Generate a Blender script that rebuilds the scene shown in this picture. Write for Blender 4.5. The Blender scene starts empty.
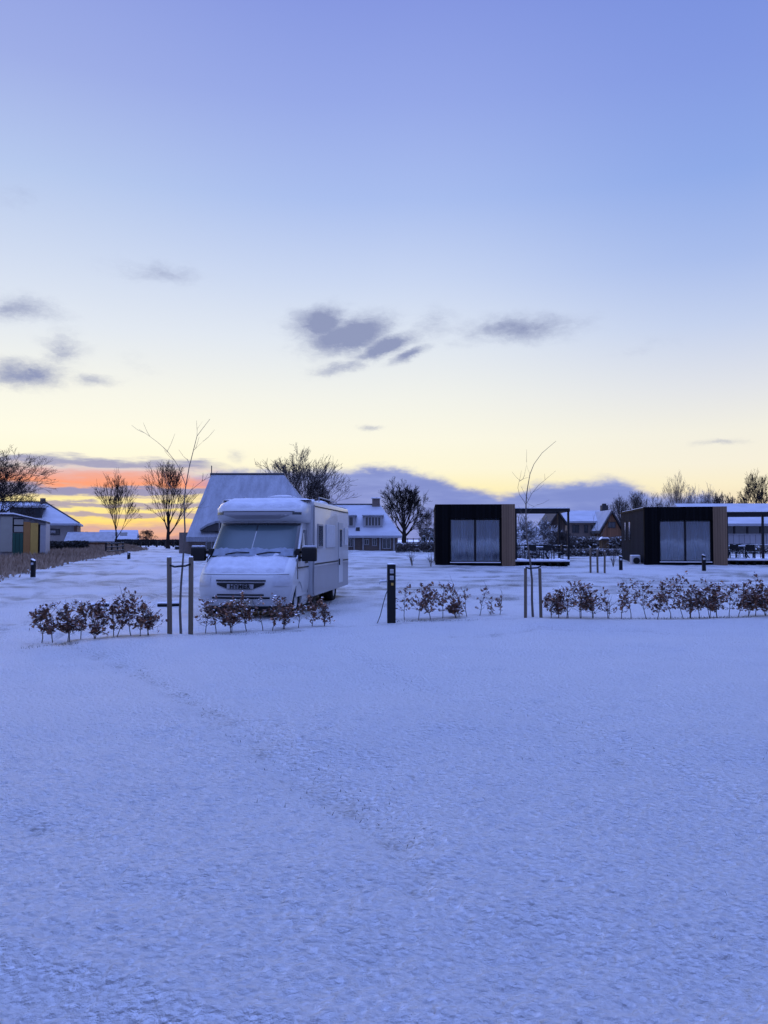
import bpy, bmesh, math, random
import numpy as np
from mathutils import Vector, Matrix, noise as mnoise

sc = bpy.context.scene
COL = sc.collection
R = math.radians
F = 769.0; CX = 384.0; CY = 512.0; HY = 540.0; CAMZ = 1.7
PITCH = math.atan((HY - CY) / F)
cp, sp = math.cos(PITCH), math.sin(PITCH)

# ------------------------------------------------------------------ helpers
def ray(px, py):
    a = (px - CX) / F; b = (CY - py) / F
    return Vector((a, cp - b * sp, sp + b * cp))
def at(px, py, Z):
    d = ray(px, py); k = Z / d.y
    return Vector((d.x * k, Z, CAMZ + d.z * k))
def X(px, Z): return at(px, HY, Z).x
def H(py, Z): return at(CX, py, Z).z
def azel(px, py):
    d = ray(px, py).normalized()
    return math.degrees(math.atan2(d.x, d.y)), math.degrees(math.asin(d.z))
_gy = [-50, 21, 30, 42, 70, 120, 400, 5000]; _gz = [0, 0, .14, .38, .85, 1.08, 1.25, 1.3]
def smoothG(y):
    y = np.asarray(y, dtype=float)
    return (np.interp(y - 3, _gy, _gz) + np.interp(y, _gy, _gz) * 2 + np.interp(y + 3, _gy, _gz)) / 4
def G(x, y): return float(smoothG(y))
def Zat(py):
    Z = 20.0
    for _ in range(60):
        Z = 0.5 * Z + 0.5 * (CAMZ - float(smoothG(Z))) * F / max(py - HY, 2)
    return Z
def onground(px, py):
    Z = Zat(py); return Vector((X(px, Z), Z, G(0, Z)))

def tag(o, label=None, cat=None, group=None, kind=None):
    if label: o['label'] = label
    if cat: o['category'] = cat
    if group: o['group'] = group
    if kind: o['kind'] = kind
    return o
def empty(name, loc, rz=0, label=None, cat=None, group=None):
    o = bpy.data.objects.new(name, None); COL.objects.link(o)
    o.location = loc; o.rotation_euler = (0, 0, rz); o.empty_display_size = .2
    return tag(o, label, cat, group)

class MB:
    def __init__(s): s.v = []; s.f = []; s.m = []; s.mi = 0
    def add(s, vs, fs):
        n = len(s.v); s.v += [tuple(p) for p in vs]
        s.f += [tuple(i + n for i in f) for f in fs]; s.m += [s.mi] * len(fs); return s
    def box(s, x0, x1, y0, y1, z0, z1):
        return s.add([(x0,y0,z0),(x1,y0,z0),(x1,y1,z0),(x0,y1,z0),(x0,y0,z1),(x1,y0,z1),(x1,y1,z1),(x0,y1,z1)],
            [(0,3,2,1),(4,5,6,7),(0,1,5,4),(1,2,6,5),(2,3,7,6),(3,0,4,7)])
    def tube(s, pts, rads, n=6, cap=True):
        vs = []; fs = []; prev = None
        for i, p in enumerate(pts):
            p = Vector(p)
            d = (Vector(pts[min(i+1, len(pts)-1)]) - Vector(pts[max(i-1, 0)]))
            if d.length < 1e-9: d = Vector((0,0,1))
            d.normalize()
            a = prev if prev is not None else (Vector((0,0,1)) if abs(d.z) < .9 else Vector((1,0,0)))
            u = (a - d * a.dot(d))
            if u.length < 1e-6: u = d.orthogonal()
            u.normalize(); w = d.cross(u); prev = u
            r = rads[i] if hasattr(rads, '__len__') else rads
            for k in range(n):
                t = 2 * math.pi * k / n
                vs.append(p + u * (math.cos(t) * r) + w * (math.sin(t) * r))
        for i in range(len(pts) - 1):
            for k in range(n):
                a = i*n + k; b = i*n + (k+1) % n
                fs.append((a, b, b+n, a+n))
        if cap:
            fs.append(tuple(range(n))[::-1]); m = (len(pts)-1)*n; fs.append(tuple(range(m, m+n)))
        return s.add(vs, fs)
    def cyl(s, c, r, h, n=16, axis='z'):
        c = Vector(c); d = {'z': Vector((0,0,1)), 'x': Vector((1,0,0)), 'y': Vector((0,1,0))}[axis]
        return s.tube([c, c + d*h], r, n)
    def prism(s, poly, axis, a, b):
        """poly 2D; axis 'x': poly=(y,z) ; 'y': poly=(x,z); 'z': poly=(x,y)"""
        def P(q, t):
            return {'x': (t, q[0], q[1]), 'y': (q[0], t, q[1]), 'z': (q[0], q[1], t)}[axis]
        n = len(poly)
        vs = [P(q, a) for q in poly] + [P(q, b) for q in poly]
        fs = [tuple(range(n)), tuple(range(n, 2*n))[::-1]] + [(i, i+n, (i+1) % n + n, (i+1) % n) for i in range(n)]
        return s.add(vs, fs)
    def build(s, name, mats, parent=None, smooth=False, bevel=0, seg=2, loc=None, rz=0, fixn=True, ang=40):
        me = bpy.data.meshes.new(name); me.from_pydata(s.v, [], s.f)
        if not isinstance(mats, (list, tuple)): mats = [mats]
        for m in mats: me.materials.append(m)
        if len(mats) > 1: me.polygons.foreach_set('material_index', s.m)
        if fixn or bevel:
            bm = bmesh.new(); bm.from_mesh(me)
            if bevel:
                bmesh.ops.recalc_face_normals(bm, faces=bm.faces)
                es = [e for e in bm.edges if len(e.link_faces) == 2 and e.calc_face_angle(0) > R(25)]
                bmesh.ops.bevel(bm, geom=es, offset=bevel, segments=seg, profile=.5, affect='EDGES', clamp_overlap=True)
            if fixn: bmesh.ops.recalc_face_normals(bm, faces=bm.faces)
            bm.to_mesh(me); bm.free()
        if smooth:
            me.polygons.foreach_set('use_smooth', [True] * len(me.polygons))
            try: me.set_sharp_from_angle(angle=R(ang))
            except Exception: pass
        o = bpy.data.objects.new(name, me); COL.objects.link(o)
        if parent: o.parent = parent
        if loc is not None: o.location = loc
        o.rotation_euler = (0, 0, rz)
        return o

# ------------------------------------------------------------------ materials
def new_mat(name):
    m = bpy.data.materials.new(name); m.use_nodes = True
    nt = m.node_tree; b = nt.nodes['Principled BSDF']; return m, nt, b
def N(nt, t, **kw):
    n = nt.nodes.new(t)
    for k, v in kw.items():
        if k in n.inputs.keys() if isinstance(k, str) else False: pass
        setattr(n, k, v)
    return n
def mat(name, col, rough=.7, var=.15, scale=8, bump=0, bscale=None, metal=0, spec=.5, coat=0, snow=0, stretch=(1,1,1)):
    m, nt, b = new_mat(name)
    tc = N(nt, 'ShaderNodeTexCoord'); mp = N(nt, 'ShaderNodeMapping'); mp.inputs['Scale'].default_value = stretch
    nt.links.new(tc.outputs['Object'], mp.inputs[0])
    nz = N(nt, 'ShaderNodeTexNoise'); nz.inputs['Scale'].default_value = scale; nz.inputs['Detail'].default_value = 4
    nt.links.new(mp.outputs[0], nz.inputs['Vector'])
    mx = N(nt, 'ShaderNodeMix', data_type='RGBA')
    c = col
    mx.inputs[6].default_value = (c[0]*(1-var), c[1]*(1-var), c[2]*(1-var), 1)
    mx.inputs[7].default_value = (min(1,c[0]*(1+var)), min(1,c[1]*(1+var)), min(1,c[2]*(1+var)), 1)
    nt.links.new(nz.outputs['Fac'], mx.inputs[0])
    out = mx.outputs[2]
    if snow:
        g = N(nt, 'ShaderNodeNewGeometry'); sx = N(nt, 'ShaderNodeSeparateXYZ'); nt.links.new(g.outputs['Normal'], sx.inputs[0])
        n2 = N(nt, 'ShaderNodeTexNoise'); n2.inputs['Scale'].default_value = 3
        nt.links.new(tc.outputs['Object'], n2.inputs['Vector'])
        ad = N(nt, 'ShaderNodeMath', operation='ADD'); nt.links.new(sx.outputs[2], ad.inputs[0]); nt.links.new(n2.outputs['Fac'], ad.inputs[1])
        mr = N(nt, 'ShaderNodeMapRange'); mr.inputs[1].default_value = 1.5 - snow; mr.inputs[2].default_value = 1.7 - snow
        nt.links.new(ad.outputs[0], mr.inputs[0])
        m2 = N(nt, 'ShaderNodeMix', data_type='RGBA'); m2.inputs[7].default_value = (.8,.82,.86,1)
        nt.links.new(mr.outputs[0], m2.inputs[0]); nt.links.new(out, m2.inputs[6]); out = m2.outputs[2]
    nt.links.new(out, b.inputs['Base Color'])
    b.inputs['Roughness'].default_value = rough; b.inputs['Metallic'].default_value = metal
    b.inputs['Specular IOR Level'].default_value = spec; b.inputs['Coat Weight'].default_value = coat
    b.inputs['Coat Roughness'].default_value = .08
    if bump:
        n3 = N(nt, 'ShaderNodeTexNoise'); n3.inputs['Scale'].default_value = bscale or scale*3; n3.inputs['Detail'].default_value = 5
        nt.links.new(mp.outputs[0], n3.inputs['Vector'])
        bp = N(nt, 'ShaderNodeBump'); bp.inputs['Strength'].default_value = 1; bp.inputs['Distance'].default_value = bump
        nt.links.new(n3.outputs['Fac'], bp.inputs['Height']); nt.links.new(bp.outputs[0], b.inputs['Normal'])
    return m
def stripes(name, col, gap, period, axis, rough=.6, bump=.01, var=.15, groove=.08, spec=.15):
    """board cladding: narrow grooves across an object axis"""
    m, nt, b = new_mat(name)
    tc = N(nt, 'ShaderNodeTexCoord'); sx = N(nt, 'ShaderNodeSeparateXYZ'); nt.links.new(tc.outputs['Object'], sx.inputs[0])
    dv = N(nt, 'ShaderNodeMath', operation='DIVIDE'); nt.links.new(sx.outputs[axis], dv.inputs[0]); dv.inputs[1].default_value = period
    fr = N(nt, 'ShaderNodeMath', operation='FRACT'); nt.links.new(dv.outputs[0], fr.inputs[0])
    fl = N(nt, 'ShaderNodeMath', operation='FLOOR'); nt.links.new(dv.outputs[0], fl.inputs[0])
    wn = N(nt, 'ShaderNodeTexWhiteNoise', noise_dimensions='1D'); nt.links.new(fl.outputs[0], wn.inputs['W'])
    mr = N(nt, 'ShaderNodeMapRange'); mr.inputs[3].default_value = 1 - var*1.6; mr.inputs[4].default_value = 1 + var*1.6
    nt.links.new(wn.outputs[0], mr.inputs[0])
    nz = N(nt, 'ShaderNodeTexNoise'); nz.inputs['Scale'].default_value = 5; nz.inputs['Detail'].default_value = 6
    mp = N(nt, 'ShaderNodeMapping'); s = [9, 9, 9]; s[2 if axis != 2 else 0] = .6; mp.inputs['Scale'].default_value = s
    nt.links.new(tc.outputs['Object'], mp.inputs[0]); nt.links.new(mp.outputs[0], nz.inputs['Vector'])
    m2 = N(nt, 'ShaderNodeMapRange'); m2.inputs[3].default_value = 1-var; m2.inputs[4].default_value = 1+var; nt.links.new(nz.outputs['Fac'], m2.inputs[0])
    mu = N(nt, 'ShaderNodeMath', operation='MULTIPLY'); nt.links.new(mr.outputs[0], mu.inputs[0]); nt.links.new(m2.outputs[0], mu.inputs[1])
    gt = N(nt, 'ShaderNodeMath', operation='GREATER_THAN'); gt.inputs[1].default_value = groove; nt.links.new(fr.outputs[0], gt.inputs[0])
    m3 = N(nt, 'ShaderNodeMapRange'); m3.inputs[3].default_value = .3; nt.links.new(gt.outputs[0], m3.inputs[0])
    m4 = N(nt, 'ShaderNodeMath', operation='MULTIPLY'); nt.links.new(mu.outputs[0], m4.inputs[0]); nt.links.new(m3.outputs[0], m4.inputs[1])
    vm = N(nt, 'ShaderNodeVectorMath', operation='SCALE'); vm.inputs[0].default_value = col; nt.links.new(m4.outputs[0], vm.inputs['Scale'])
    nt.links.new(vm.outputs[0], b.inputs['Base Color']); b.inputs['Roughness'].default_value = rough; b.inputs['Specular IOR Level'].default_value = spec
    bp = N(nt, 'ShaderNodeBump'); bp.inputs['Distance'].default_value = bump; nt.links.new(gt.outputs[0], bp.inputs['Height']); nt.links.new(bp.outputs[0], b.inputs['Normal'])
    return m
def brick(name, c1, c2, mortar, s=1.0):
    m, nt, b = new_mat(name)
    tc = N(nt, 'ShaderNodeTexCoord'); sx = N(nt, 'ShaderNodeSeparateXYZ'); nt.links.new(tc.outputs['Object'], sx.inputs[0])
    ad = N(nt, 'ShaderNodeMath', operation='ADD'); nt.links.new(sx.outputs[0], ad.inputs[0]); nt.links.new(sx.outputs[1], ad.inputs[1])
    cb = N(nt, 'ShaderNodeCombineXYZ'); nt.links.new(ad.outputs[0], cb.inputs[0]); nt.links.new(sx.outputs[2], cb.inputs[1])
    br = N(nt, 'ShaderNodeTexBrick'); br.inputs['Scale'].default_value = s
    br.inputs['Color1'].default_value = (*c1, 1); br.inputs['Color2'].default_value = (*c2, 1); br.inputs['Mortar'].default_value = (*mortar, 1)
    br.inputs['Brick Width'].default_value = .22; br.inputs['Row Height'].default_value = .07; br.inputs['Mortar Size'].default_value = .008
    nt.links.new(cb.outputs[0], br.inputs['Vector']); nt.links.new(br.outputs['Color'], b.inputs['Base Color']); b.inputs['Roughness'].default_value = .85
    return m
def glassmat(name, tint=(.75,.8,.85), refl=.12):
    m, nt, b = new_mat(name)
    out = nt.nodes['Material Output']; nt.nodes.remove(b)
    tr = N(nt, 'ShaderNodeBsdfTransparent'); tr.inputs[0].default_value = (*tint, 1)
    gl = N(nt, 'ShaderNodeBsdfGlossy'); gl.inputs['Roughness'].default_value = .04
    nz = N(nt, 'ShaderNodeTexNoise'); nz.inputs['Scale'].default_value = 1.2
    bp = N(nt, 'ShaderNodeBump'); bp.inputs['Distance'].default_value = .006; nt.links.new(nz.outputs['Fac'], bp.inputs['Height']); nt.links.new(bp.outputs[0], gl.inputs['Normal'])
    fr = N(nt, 'ShaderNodeFresnel'); fr.inputs[0].default_value = 1.5
    ad = N(nt, 'ShaderNodeMath', operation='ADD'); ad.inputs[1].default_value = refl; nt.links.new(fr.outputs[0], ad.inputs[0])
    mx = N(nt, 'ShaderNodeMixShader'); nt.links.new(ad.outputs[0], mx.inputs[0]); nt.links.new(tr.outputs[0], mx.inputs[1]); nt.links.new(gl.outputs[0], mx.inputs[2])
    nt.links.new(mx.outputs[0], out.inputs[0]); return m

M = {}
M['snowcap'] = mat('snow_cover', (.80,.82,.87), .75, .05, 3, bump=.02, bscale=9, spec=.3)
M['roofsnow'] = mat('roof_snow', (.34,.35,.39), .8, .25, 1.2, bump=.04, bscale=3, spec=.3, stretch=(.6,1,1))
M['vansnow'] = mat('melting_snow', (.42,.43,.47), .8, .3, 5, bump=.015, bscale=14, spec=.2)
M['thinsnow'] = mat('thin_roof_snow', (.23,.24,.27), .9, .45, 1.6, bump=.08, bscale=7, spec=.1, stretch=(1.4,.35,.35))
M['bark'] = mat('bark', (.026,.022,.022), .9, .35, 6, snow=.0, spec=.05)
M['barksnow'] = mat('bark_dusted', (.05,.042,.04), .9, .35, 6, snow=.28)
M['pale_bark'] = mat('pale_bark', (.17,.13,.10), .9, .3, 6, snow=.3)
M['snowbush'] = mat('snowy_twigs', (.13,.12,.12), .9, .3, 6, snow=.75)
M['stem'] = mat('beech_stem', (.10,.085,.075), .85, .3, 20, snow=.1)
M['stake'] = mat('stake_wood', (.115,.09,.065), .85, .3, 12, bump=.004, stretch=(1,1,.15))
M['leaf'] = mat('beech_leaf', (.14,.066,.042), .75, .6, 14, snow=.24)
M['leaf_warm'] = mat('beech_leaf_warm', (.27,.12,.05), .7, .5, 14, snow=.2)
M['rubber'] = mat('black_rubber', (.014,.014,.015), .8, .2, 20, spec=.15)
M['blackplastic'] = mat('black_plastic', (.012,.012,.013), .55, .2, 30, spec=.2)
M['black'] = mat('black_clad', (.008,.008,.009), .8, .2, 10, spec=.08)
M['blackmetal'] = mat('black_metal', (.012,.012,.014), .6, .2, 10, snow=.25, spec=.2)
M['postblack'] = mat('post_black', (.012,.012,.014), .65, .25, 14, snow=.3, spec=.15)
M['white'] = mat('van_white', (.42,.43,.45), .45, .10, 2, coat=.4)
M['silver'] = mat('van_silver', (.23,.23,.25), .5, .1, 2, coat=.3)
M['frost'] = mat('frosted_plastic', (.42,.44,.48), .6, .25, 10)
M['lamp_frost'] = mat('frosted_lamp', (.38,.39,.42), .4, .25, 12, coat=.3)
M['blind'] = mat('silver_blind', (.035,.062,.072), .5, .15, 3, coat=.2, spec=.25)
M['darkglass'] = mat('dark_glass', (.025,.03,.035), .12, .1, 3, coat=.6)
M['cladside'] = stripes('grey_boards', (.020,.021,.028), 0, .16, 1, .9, spec=.05)
M['cladfront'] = stripes('black_boards', (.006,.006,.007), 0, .16, 0, .85, spec=.04)
M['timber'] = stripes('larch_boards', (.19,.125,.08), 0, .13, 0, .7, var=.14)
M['deckwood'] = stripes('deck_boards', (.06,.05,.045), 0, .14, 1, .8)
M['brickwarm'] = brick('warm_brick', (.20,.095,.06), (.15,.07,.05), (.18,.15,.13), 1)
M['brickdull'] = brick('dull_brick', (.17,.125,.10), (.13,.095,.08), (.17,.15,.14), 1)
M['brickgrey'] = mat('grey_render', (.30,.27,.25), .85, .15, 2)
M['woodbrown'] = stripes('brown_boards', (.19,.095,.055), 0, .18, 0, .75)
M['whitewall'] = stripes('white_panels', (.38,.38,.41), 0, .45, 0, .7, var=.05)
M['whitepaint'] = mat('white_paint', (.32,.32,.34), .7, .15, 5)
M['darkroof'] = mat('dark_ridge', (.04,.038,.042), .85, .3, 6)
M['curtain'] = mat('curtain_cloth', (.44,.49,.56), .9, .08, 6)
M['glass'] = glassmat('clear_glass', (.80,.86,.92), .06)
M['interior'] = mat('dark_interior', (.10,.10,.11), .9, .1, 3)
M['hedge'] = mat('dark_hedge', (.022,.022,.02), .9, .4, 6, snow=.05)
M['hedgebrown'] = mat('brown_hedge', (.085,.073,.066), .9, .4, 6, snow=.3)
M['conifer'] = mat('conifer_needles', (.018,.026,.02), .9, .4, 6, snow=.1)
M['reed'] = mat('dry_reed', (.30,.215,.15), .9, .4, 2, snow=.2)
M['grass'] = mat('winter_grass', (.075,.075,.05), .9, .4, 10)
M['green'] = stripes('green_boards', (.03,.085,.065), 0, .22, 0, .6)
M['orange'] = mat('orange_board', (.32,.15,.04), .6, .12, 4)
M['yellow'] = mat('yellow_board', (.46,.29,.06), .6, .12, 4)
M['cream'] = mat('cream_board', (.30,.29,.25), .6, .1, 4)
M['acwhite'] = mat('unit_grey', (.40,.40,.42), .5, .1, 6)

# ------------------------------------------------------------------ ground
def vnoise(x, y, seed):
    xi = np.floor(x).astype(np.int64); yi = np.floor(y).astype(np.int64)
    fx = x - xi; fy = y - yi; fx = fx*fx*(3-2*fx); fy = fy*fy*(3-2*fy)
    def h(a, b):
        n = (a * 374761393 + b * 668265263 + seed * 1442695041) & 0xffffffff
        n = ((n ^ (n >> 13)) * 1274126177) & 0xffffffff
        n = (n ^ (n >> 16)) & 0xffffffff
        return n / 4294967295.0
    return (h(xi,yi)*(1-fx)+h(xi+1,yi)*fx)*(1-fy) + (h(xi,yi+1)*(1-fx)+h(xi+1,yi+1)*fx)*fy
def polydist(x, y, pts):
    d = np.full(x.shape, 1e9)
    for (ax, ay), (bx, by) in zip(pts[:-1], pts[1:]):
        dx, dy = bx-ax, by-ay; L = dx*dx+dy*dy
        t = np.clip(((x-ax)*dx + (y-ay)*dy)/L, 0, 1)
        d = np.minimum(d, np.hypot(x-(ax+t*dx), y-(ay+t*dy)))
    return d
def gp(*px): return [(onground(a, b).x, onground(a, b).y) for a, b in px]

def ground():
    rs = [0.0]; r = .25
    while r < 4500:
        rs.append(r)
        r += max(.05 if r < 2.2 else .017, .0062*r) if r < 26 else (.014*r if r < 130 else .06*r)
    th = list(np.linspace(-36, 36, 640)) + list(np.linspace(36, 324, 66))[1:-1]
    rs = np.array(rs[1:]); th = np.radians(np.array(th))
    RR, TT = np.meshgrid(rs, th, indexing='ij')
    x = RR*np.sin(TT); y = RR*np.cos(TT)
    z = smoothG(y)
    near = np.clip(1-(RR-60)/60, 0, 1)
    wx = x + .5*vnoise(x*.8, y*.8, 9); wy = y + .5*vnoise(x*.8+9, y*.8, 10)
    z = z + near*(.13*(vnoise(wx*.30, wy*.55, 1)-.5) + .065*(vnoise(wx*.9, wy*1.5, 2)-.5) + .022*(vnoise(wx*3.1, wy*3.9, 3)-.5))
    f = np.clip(1-(RR-14)/10, 0, 1)
    z = z + f*(.010*(vnoise(x*10, y*13, 4)-.5)) + np.clip(1-(RR-7)/4, 0, 1)*.022*(vnoise(x*25, y*31, 5)-.5)
    wear_shade = np.zeros_like(x)
    wig = .12*(vnoise(x*1.5, y*1.5, 6)-.5)
    def groove(pts, w, depth, wr, lip=.3):
        nonlocal z, wear_shade
        d = polydist(x, y, pts) + wig
        z = z - depth*np.exp(-(d/w)**2) + depth*lip*np.exp(-((d-1.9*w)/(.6*w))**2)
        wear_shade = np.maximum(wear_shade, wr*np.exp(-(d/(w*1.2))**2))
    groove(gp((60,640),(130,668),(200,704),(290,765),(350,800),(400,842)), .17, .040, .25)
    groove(gp((330,650),(420,684),(520,708),(620,745),(740,790)), .15, .034, .13)
    d_ = polydist(x, y, gp((-200,940),(-80,962),(0,990),(75,1016),(170,1046),(300,1070))) ; k_ = np.exp(-(d_/.25)**2)
    z = z - .022*np.exp(-((d_-.03)/.14)**2) + .016*np.exp(-((d_-.27)/.07)**2)
    groove(gp((430,640),(540,626),(650,628),(800,645)), .18, .03, .22)
    groove(gp((120,900),(260,905),(400,890)), .2, .012, .0)
    groove(gp((420,960),(560,950),(700,975)), .22, .015, .0)
    # footprints hollows along a few walking lines
    rnd = random.Random(4)
    for pl, n in ((gp((30,815),(110,835)),3), (gp((540,690),(600,745),(700,800)),4), (gp((360,790),(420,860),(430,900)),5), (gp((240,720),(360,735)),3)):
        for k in range(n):
            t = (k+.5)/n*(len(pl)-1); i = min(int(t), len(pl)-2); u = t-i
            a = pl[i][0]*(1-u)+pl[i+1][0]*u + rnd.uniform(-.2,.2); b = pl[i][1]*(1-u)+pl[i+1][1]*u
            d = np.hypot((x-a)/.10, (y-b)/.13); z = z - .022*np.exp(-d**2.5)
            wear_shade = np.maximum(wear_shade, .25*np.exp(-d**2))
    # wheel tracks on the lane at the left and on the lane before the cabins
    for pts, w in ((gp((-60,622),(0,604),(70,584),(150,562),(200,552)), .22), (gp((-60,655),(0,628),(90,600),(170,575),(215,556)), .22),
                   (gp((-40,598),(0,588),(80,570),(150,554)), .2), (gp((40,640),(150,600),(200,575)), .1)):
        groove(pts, w*1.3, .05, .33)
    for a, b in ((577,576),(581,580),(588,586)):
        groove(gp((330,b+1),(480,b),(640,a-1),(900,a-2)), .34, .05, .6)
    groove(gp((150,588),(240,592),(340,588),(430,596)), .25, .03, .25)
    # soft bank of snow in front of the hedge row
    hp = gp((20,646),(150,638),(300,631),(440,621),(620,619),(800,616))
    d = polydist(x, y, hp); wear_shade = np.maximum(wear_shade, .42*np.exp(-(d/.16)**2)*vnoise(x*3, y*3, 12))
    wear_shade = wear_shade*(.35+1.1*vnoise(x*5, y*5, 7))
    # parking surface round the motorhome: thinner snow, plus shade under it painted in
    c = np.exp(-(((x+2.2)/3.2)**2+((y-21)/4.5)**2)**2); wear_shade = np.maximum(wear_shade, .55*c*vnoise(x*1.3, y*1.3, 8))
    wear_shade = np.maximum(wear_shade, .62*np.clip((y-17.5)/5, 0, 1)*np.clip((160-y)/60, 0, 1)*vnoise(x*.45+.3*y, y*.9, 21)*(.4+.9*vnoise(x*2.2, y*3, 22)))
    nr, nt_ = RR.shape
    verts = np.stack([x, y, z], -1).reshape(-1, 3)
    vc = np.vstack([[[0, 0, 0]], verts])
    idx = (np.arange(nr*nt_).reshape(nr, nt_) + 1)
    a = idx[:-1, :]; b = np.roll(idx, -1, 1)[:-1, :]; c_ = np.roll(idx, -1, 1)[1:, :]; d_ = idx[1:, :]
    faces = np.stack([a, d_, c_, b], -1).reshape(-1, 4).tolist()
    faces += [(0, int(idx[0, i]), int(idx[0, (i+1) % nt_])) for i in range(nt_)]
    me = bpy.data.meshes.new('ground'); me.from_pydata(vc.tolist(), [], faces)
    at_ = me.attributes.new('wear_shade', 'FLOAT', 'POINT'); at_.data.foreach_set('value', np.concatenate([[0], wear_shade.reshape(-1)]).astype(np.float32))
    me.polygons.foreach_set('use_smooth', [True]*len(me.polygons))
    bm = bmesh.new(); bm.from_mesh(me); bm.normal_update()
    if sum(f.normal.z for f in list(bm.faces)[:200]) < 0: bmesh.ops.reverse_faces(bm, faces=bm.faces)
    bm.to_mesh(me); bm.free()
    m, nt, b = new_mat('snow_ground')
    tc = N(nt, 'ShaderNodeTexCoord')
    aw = N(nt, 'ShaderNodeAttribute'); aw.attribute_name = 'wear_shade'
    n1 = N(nt, 'ShaderNodeTexNoise'); n1.inputs['Scale'].default_value = 34; n1.inputs['Detail'].default_value = 5; n1.inputs['Roughness'].default_value = .62
    n2 = N(nt, 'ShaderNodeTexNoise'); n2.inputs['Scale'].default_value = 7; n2.inputs['Detail'].default_value = 3; n2.inputs['Distortion'].default_value = .1
    n4 = N(nt, 'ShaderNodeTexNoise'); n4.inputs['Scale'].default_value = 1.1; n4.inputs['Detail'].default_value = 3
    n3 = N(nt, 'ShaderNodeTexNoise'); n3.inputs['Scale'].default_value = 34; n3.inputs['Detail'].default_value = 3
    mp = N(nt, 'ShaderNodeMapping'); mp.inputs['Scale'].default_value = (.8, 1.25, 1); nt.links.new(tc.outputs['Object'], mp.inputs[0])
    for n in (n1, n2, n3, n4): nt.links.new(mp.outputs[0], n.inputs['Vector'])
    wv_ = N(nt, 'ShaderNodeVectorMath', operation='MULTIPLY_ADD'); nt.links.new(n1.outputs['Color'], wv_.inputs[0]); wv_.inputs[1].default_value = (.03,.03,.03); nt.links.new(mp.outputs[0], wv_.inputs[2])
    vo = N(nt, 'ShaderNodeTexVoronoi', feature='SMOOTH_F1'); vo.inputs['Scale'].default_value = 30; vo.inputs['Smoothness'].default_value = .6; nt.links.new(wv_.outputs[0], vo.inputs['Vector'])
    n5 = N(nt, 'ShaderNodeMath', operation='MULTIPLY_ADD'); nt.links.new(vo.outputs['Distance'], n5.inputs[0]); n5.inputs[1].default_value = -.55; nt.links.new(n1.outputs['Fac'], n5.inputs[2])
    mul = N(nt, 'ShaderNodeMath', operation='MULTIPLY_ADD'); nt.links.new(n2.outputs['Fac'], mul.inputs[0]); mul.inputs[1].default_value = .3; nt.links.new(n5.outputs[0], mul.inputs[2])
    bp = N(nt, 'ShaderNodeBump'); bp.inputs['Distance'].default_value = .21; bp.inputs['Strength'].default_value = 1; nt.links.new(mul.outputs[0], bp.inputs['Height'])
    nt.links.new(bp.outputs[0], b.inputs['Normal'])
    # grass through thin snow; same mask carries the painted shade by the motorhome
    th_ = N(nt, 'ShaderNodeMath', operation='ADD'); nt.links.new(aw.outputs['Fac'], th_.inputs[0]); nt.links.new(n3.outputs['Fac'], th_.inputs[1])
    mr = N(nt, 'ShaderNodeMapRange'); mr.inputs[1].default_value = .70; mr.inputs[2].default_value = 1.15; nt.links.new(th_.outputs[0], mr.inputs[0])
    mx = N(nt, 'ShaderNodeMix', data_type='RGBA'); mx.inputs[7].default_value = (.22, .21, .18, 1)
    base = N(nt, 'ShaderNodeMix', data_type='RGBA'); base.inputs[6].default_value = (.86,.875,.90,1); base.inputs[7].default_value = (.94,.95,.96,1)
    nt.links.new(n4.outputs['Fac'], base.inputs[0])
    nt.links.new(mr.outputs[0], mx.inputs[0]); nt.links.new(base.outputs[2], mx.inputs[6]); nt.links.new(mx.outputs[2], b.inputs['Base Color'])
    b.inputs['Roughness'].default_value = .62; b.inputs['Specular IOR Level'].default_value = .35
    b.inputs['Sheen Weight'].default_value = .12; b.inputs['Sheen Roughness'].default_value = .5
    me.materials.append(m)
    o = bpy.data.objects.new('ground', me); COL.objects.link(o)
    tag(o, 'snow covered grass field', None, None, 'structure')
ground()

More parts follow.
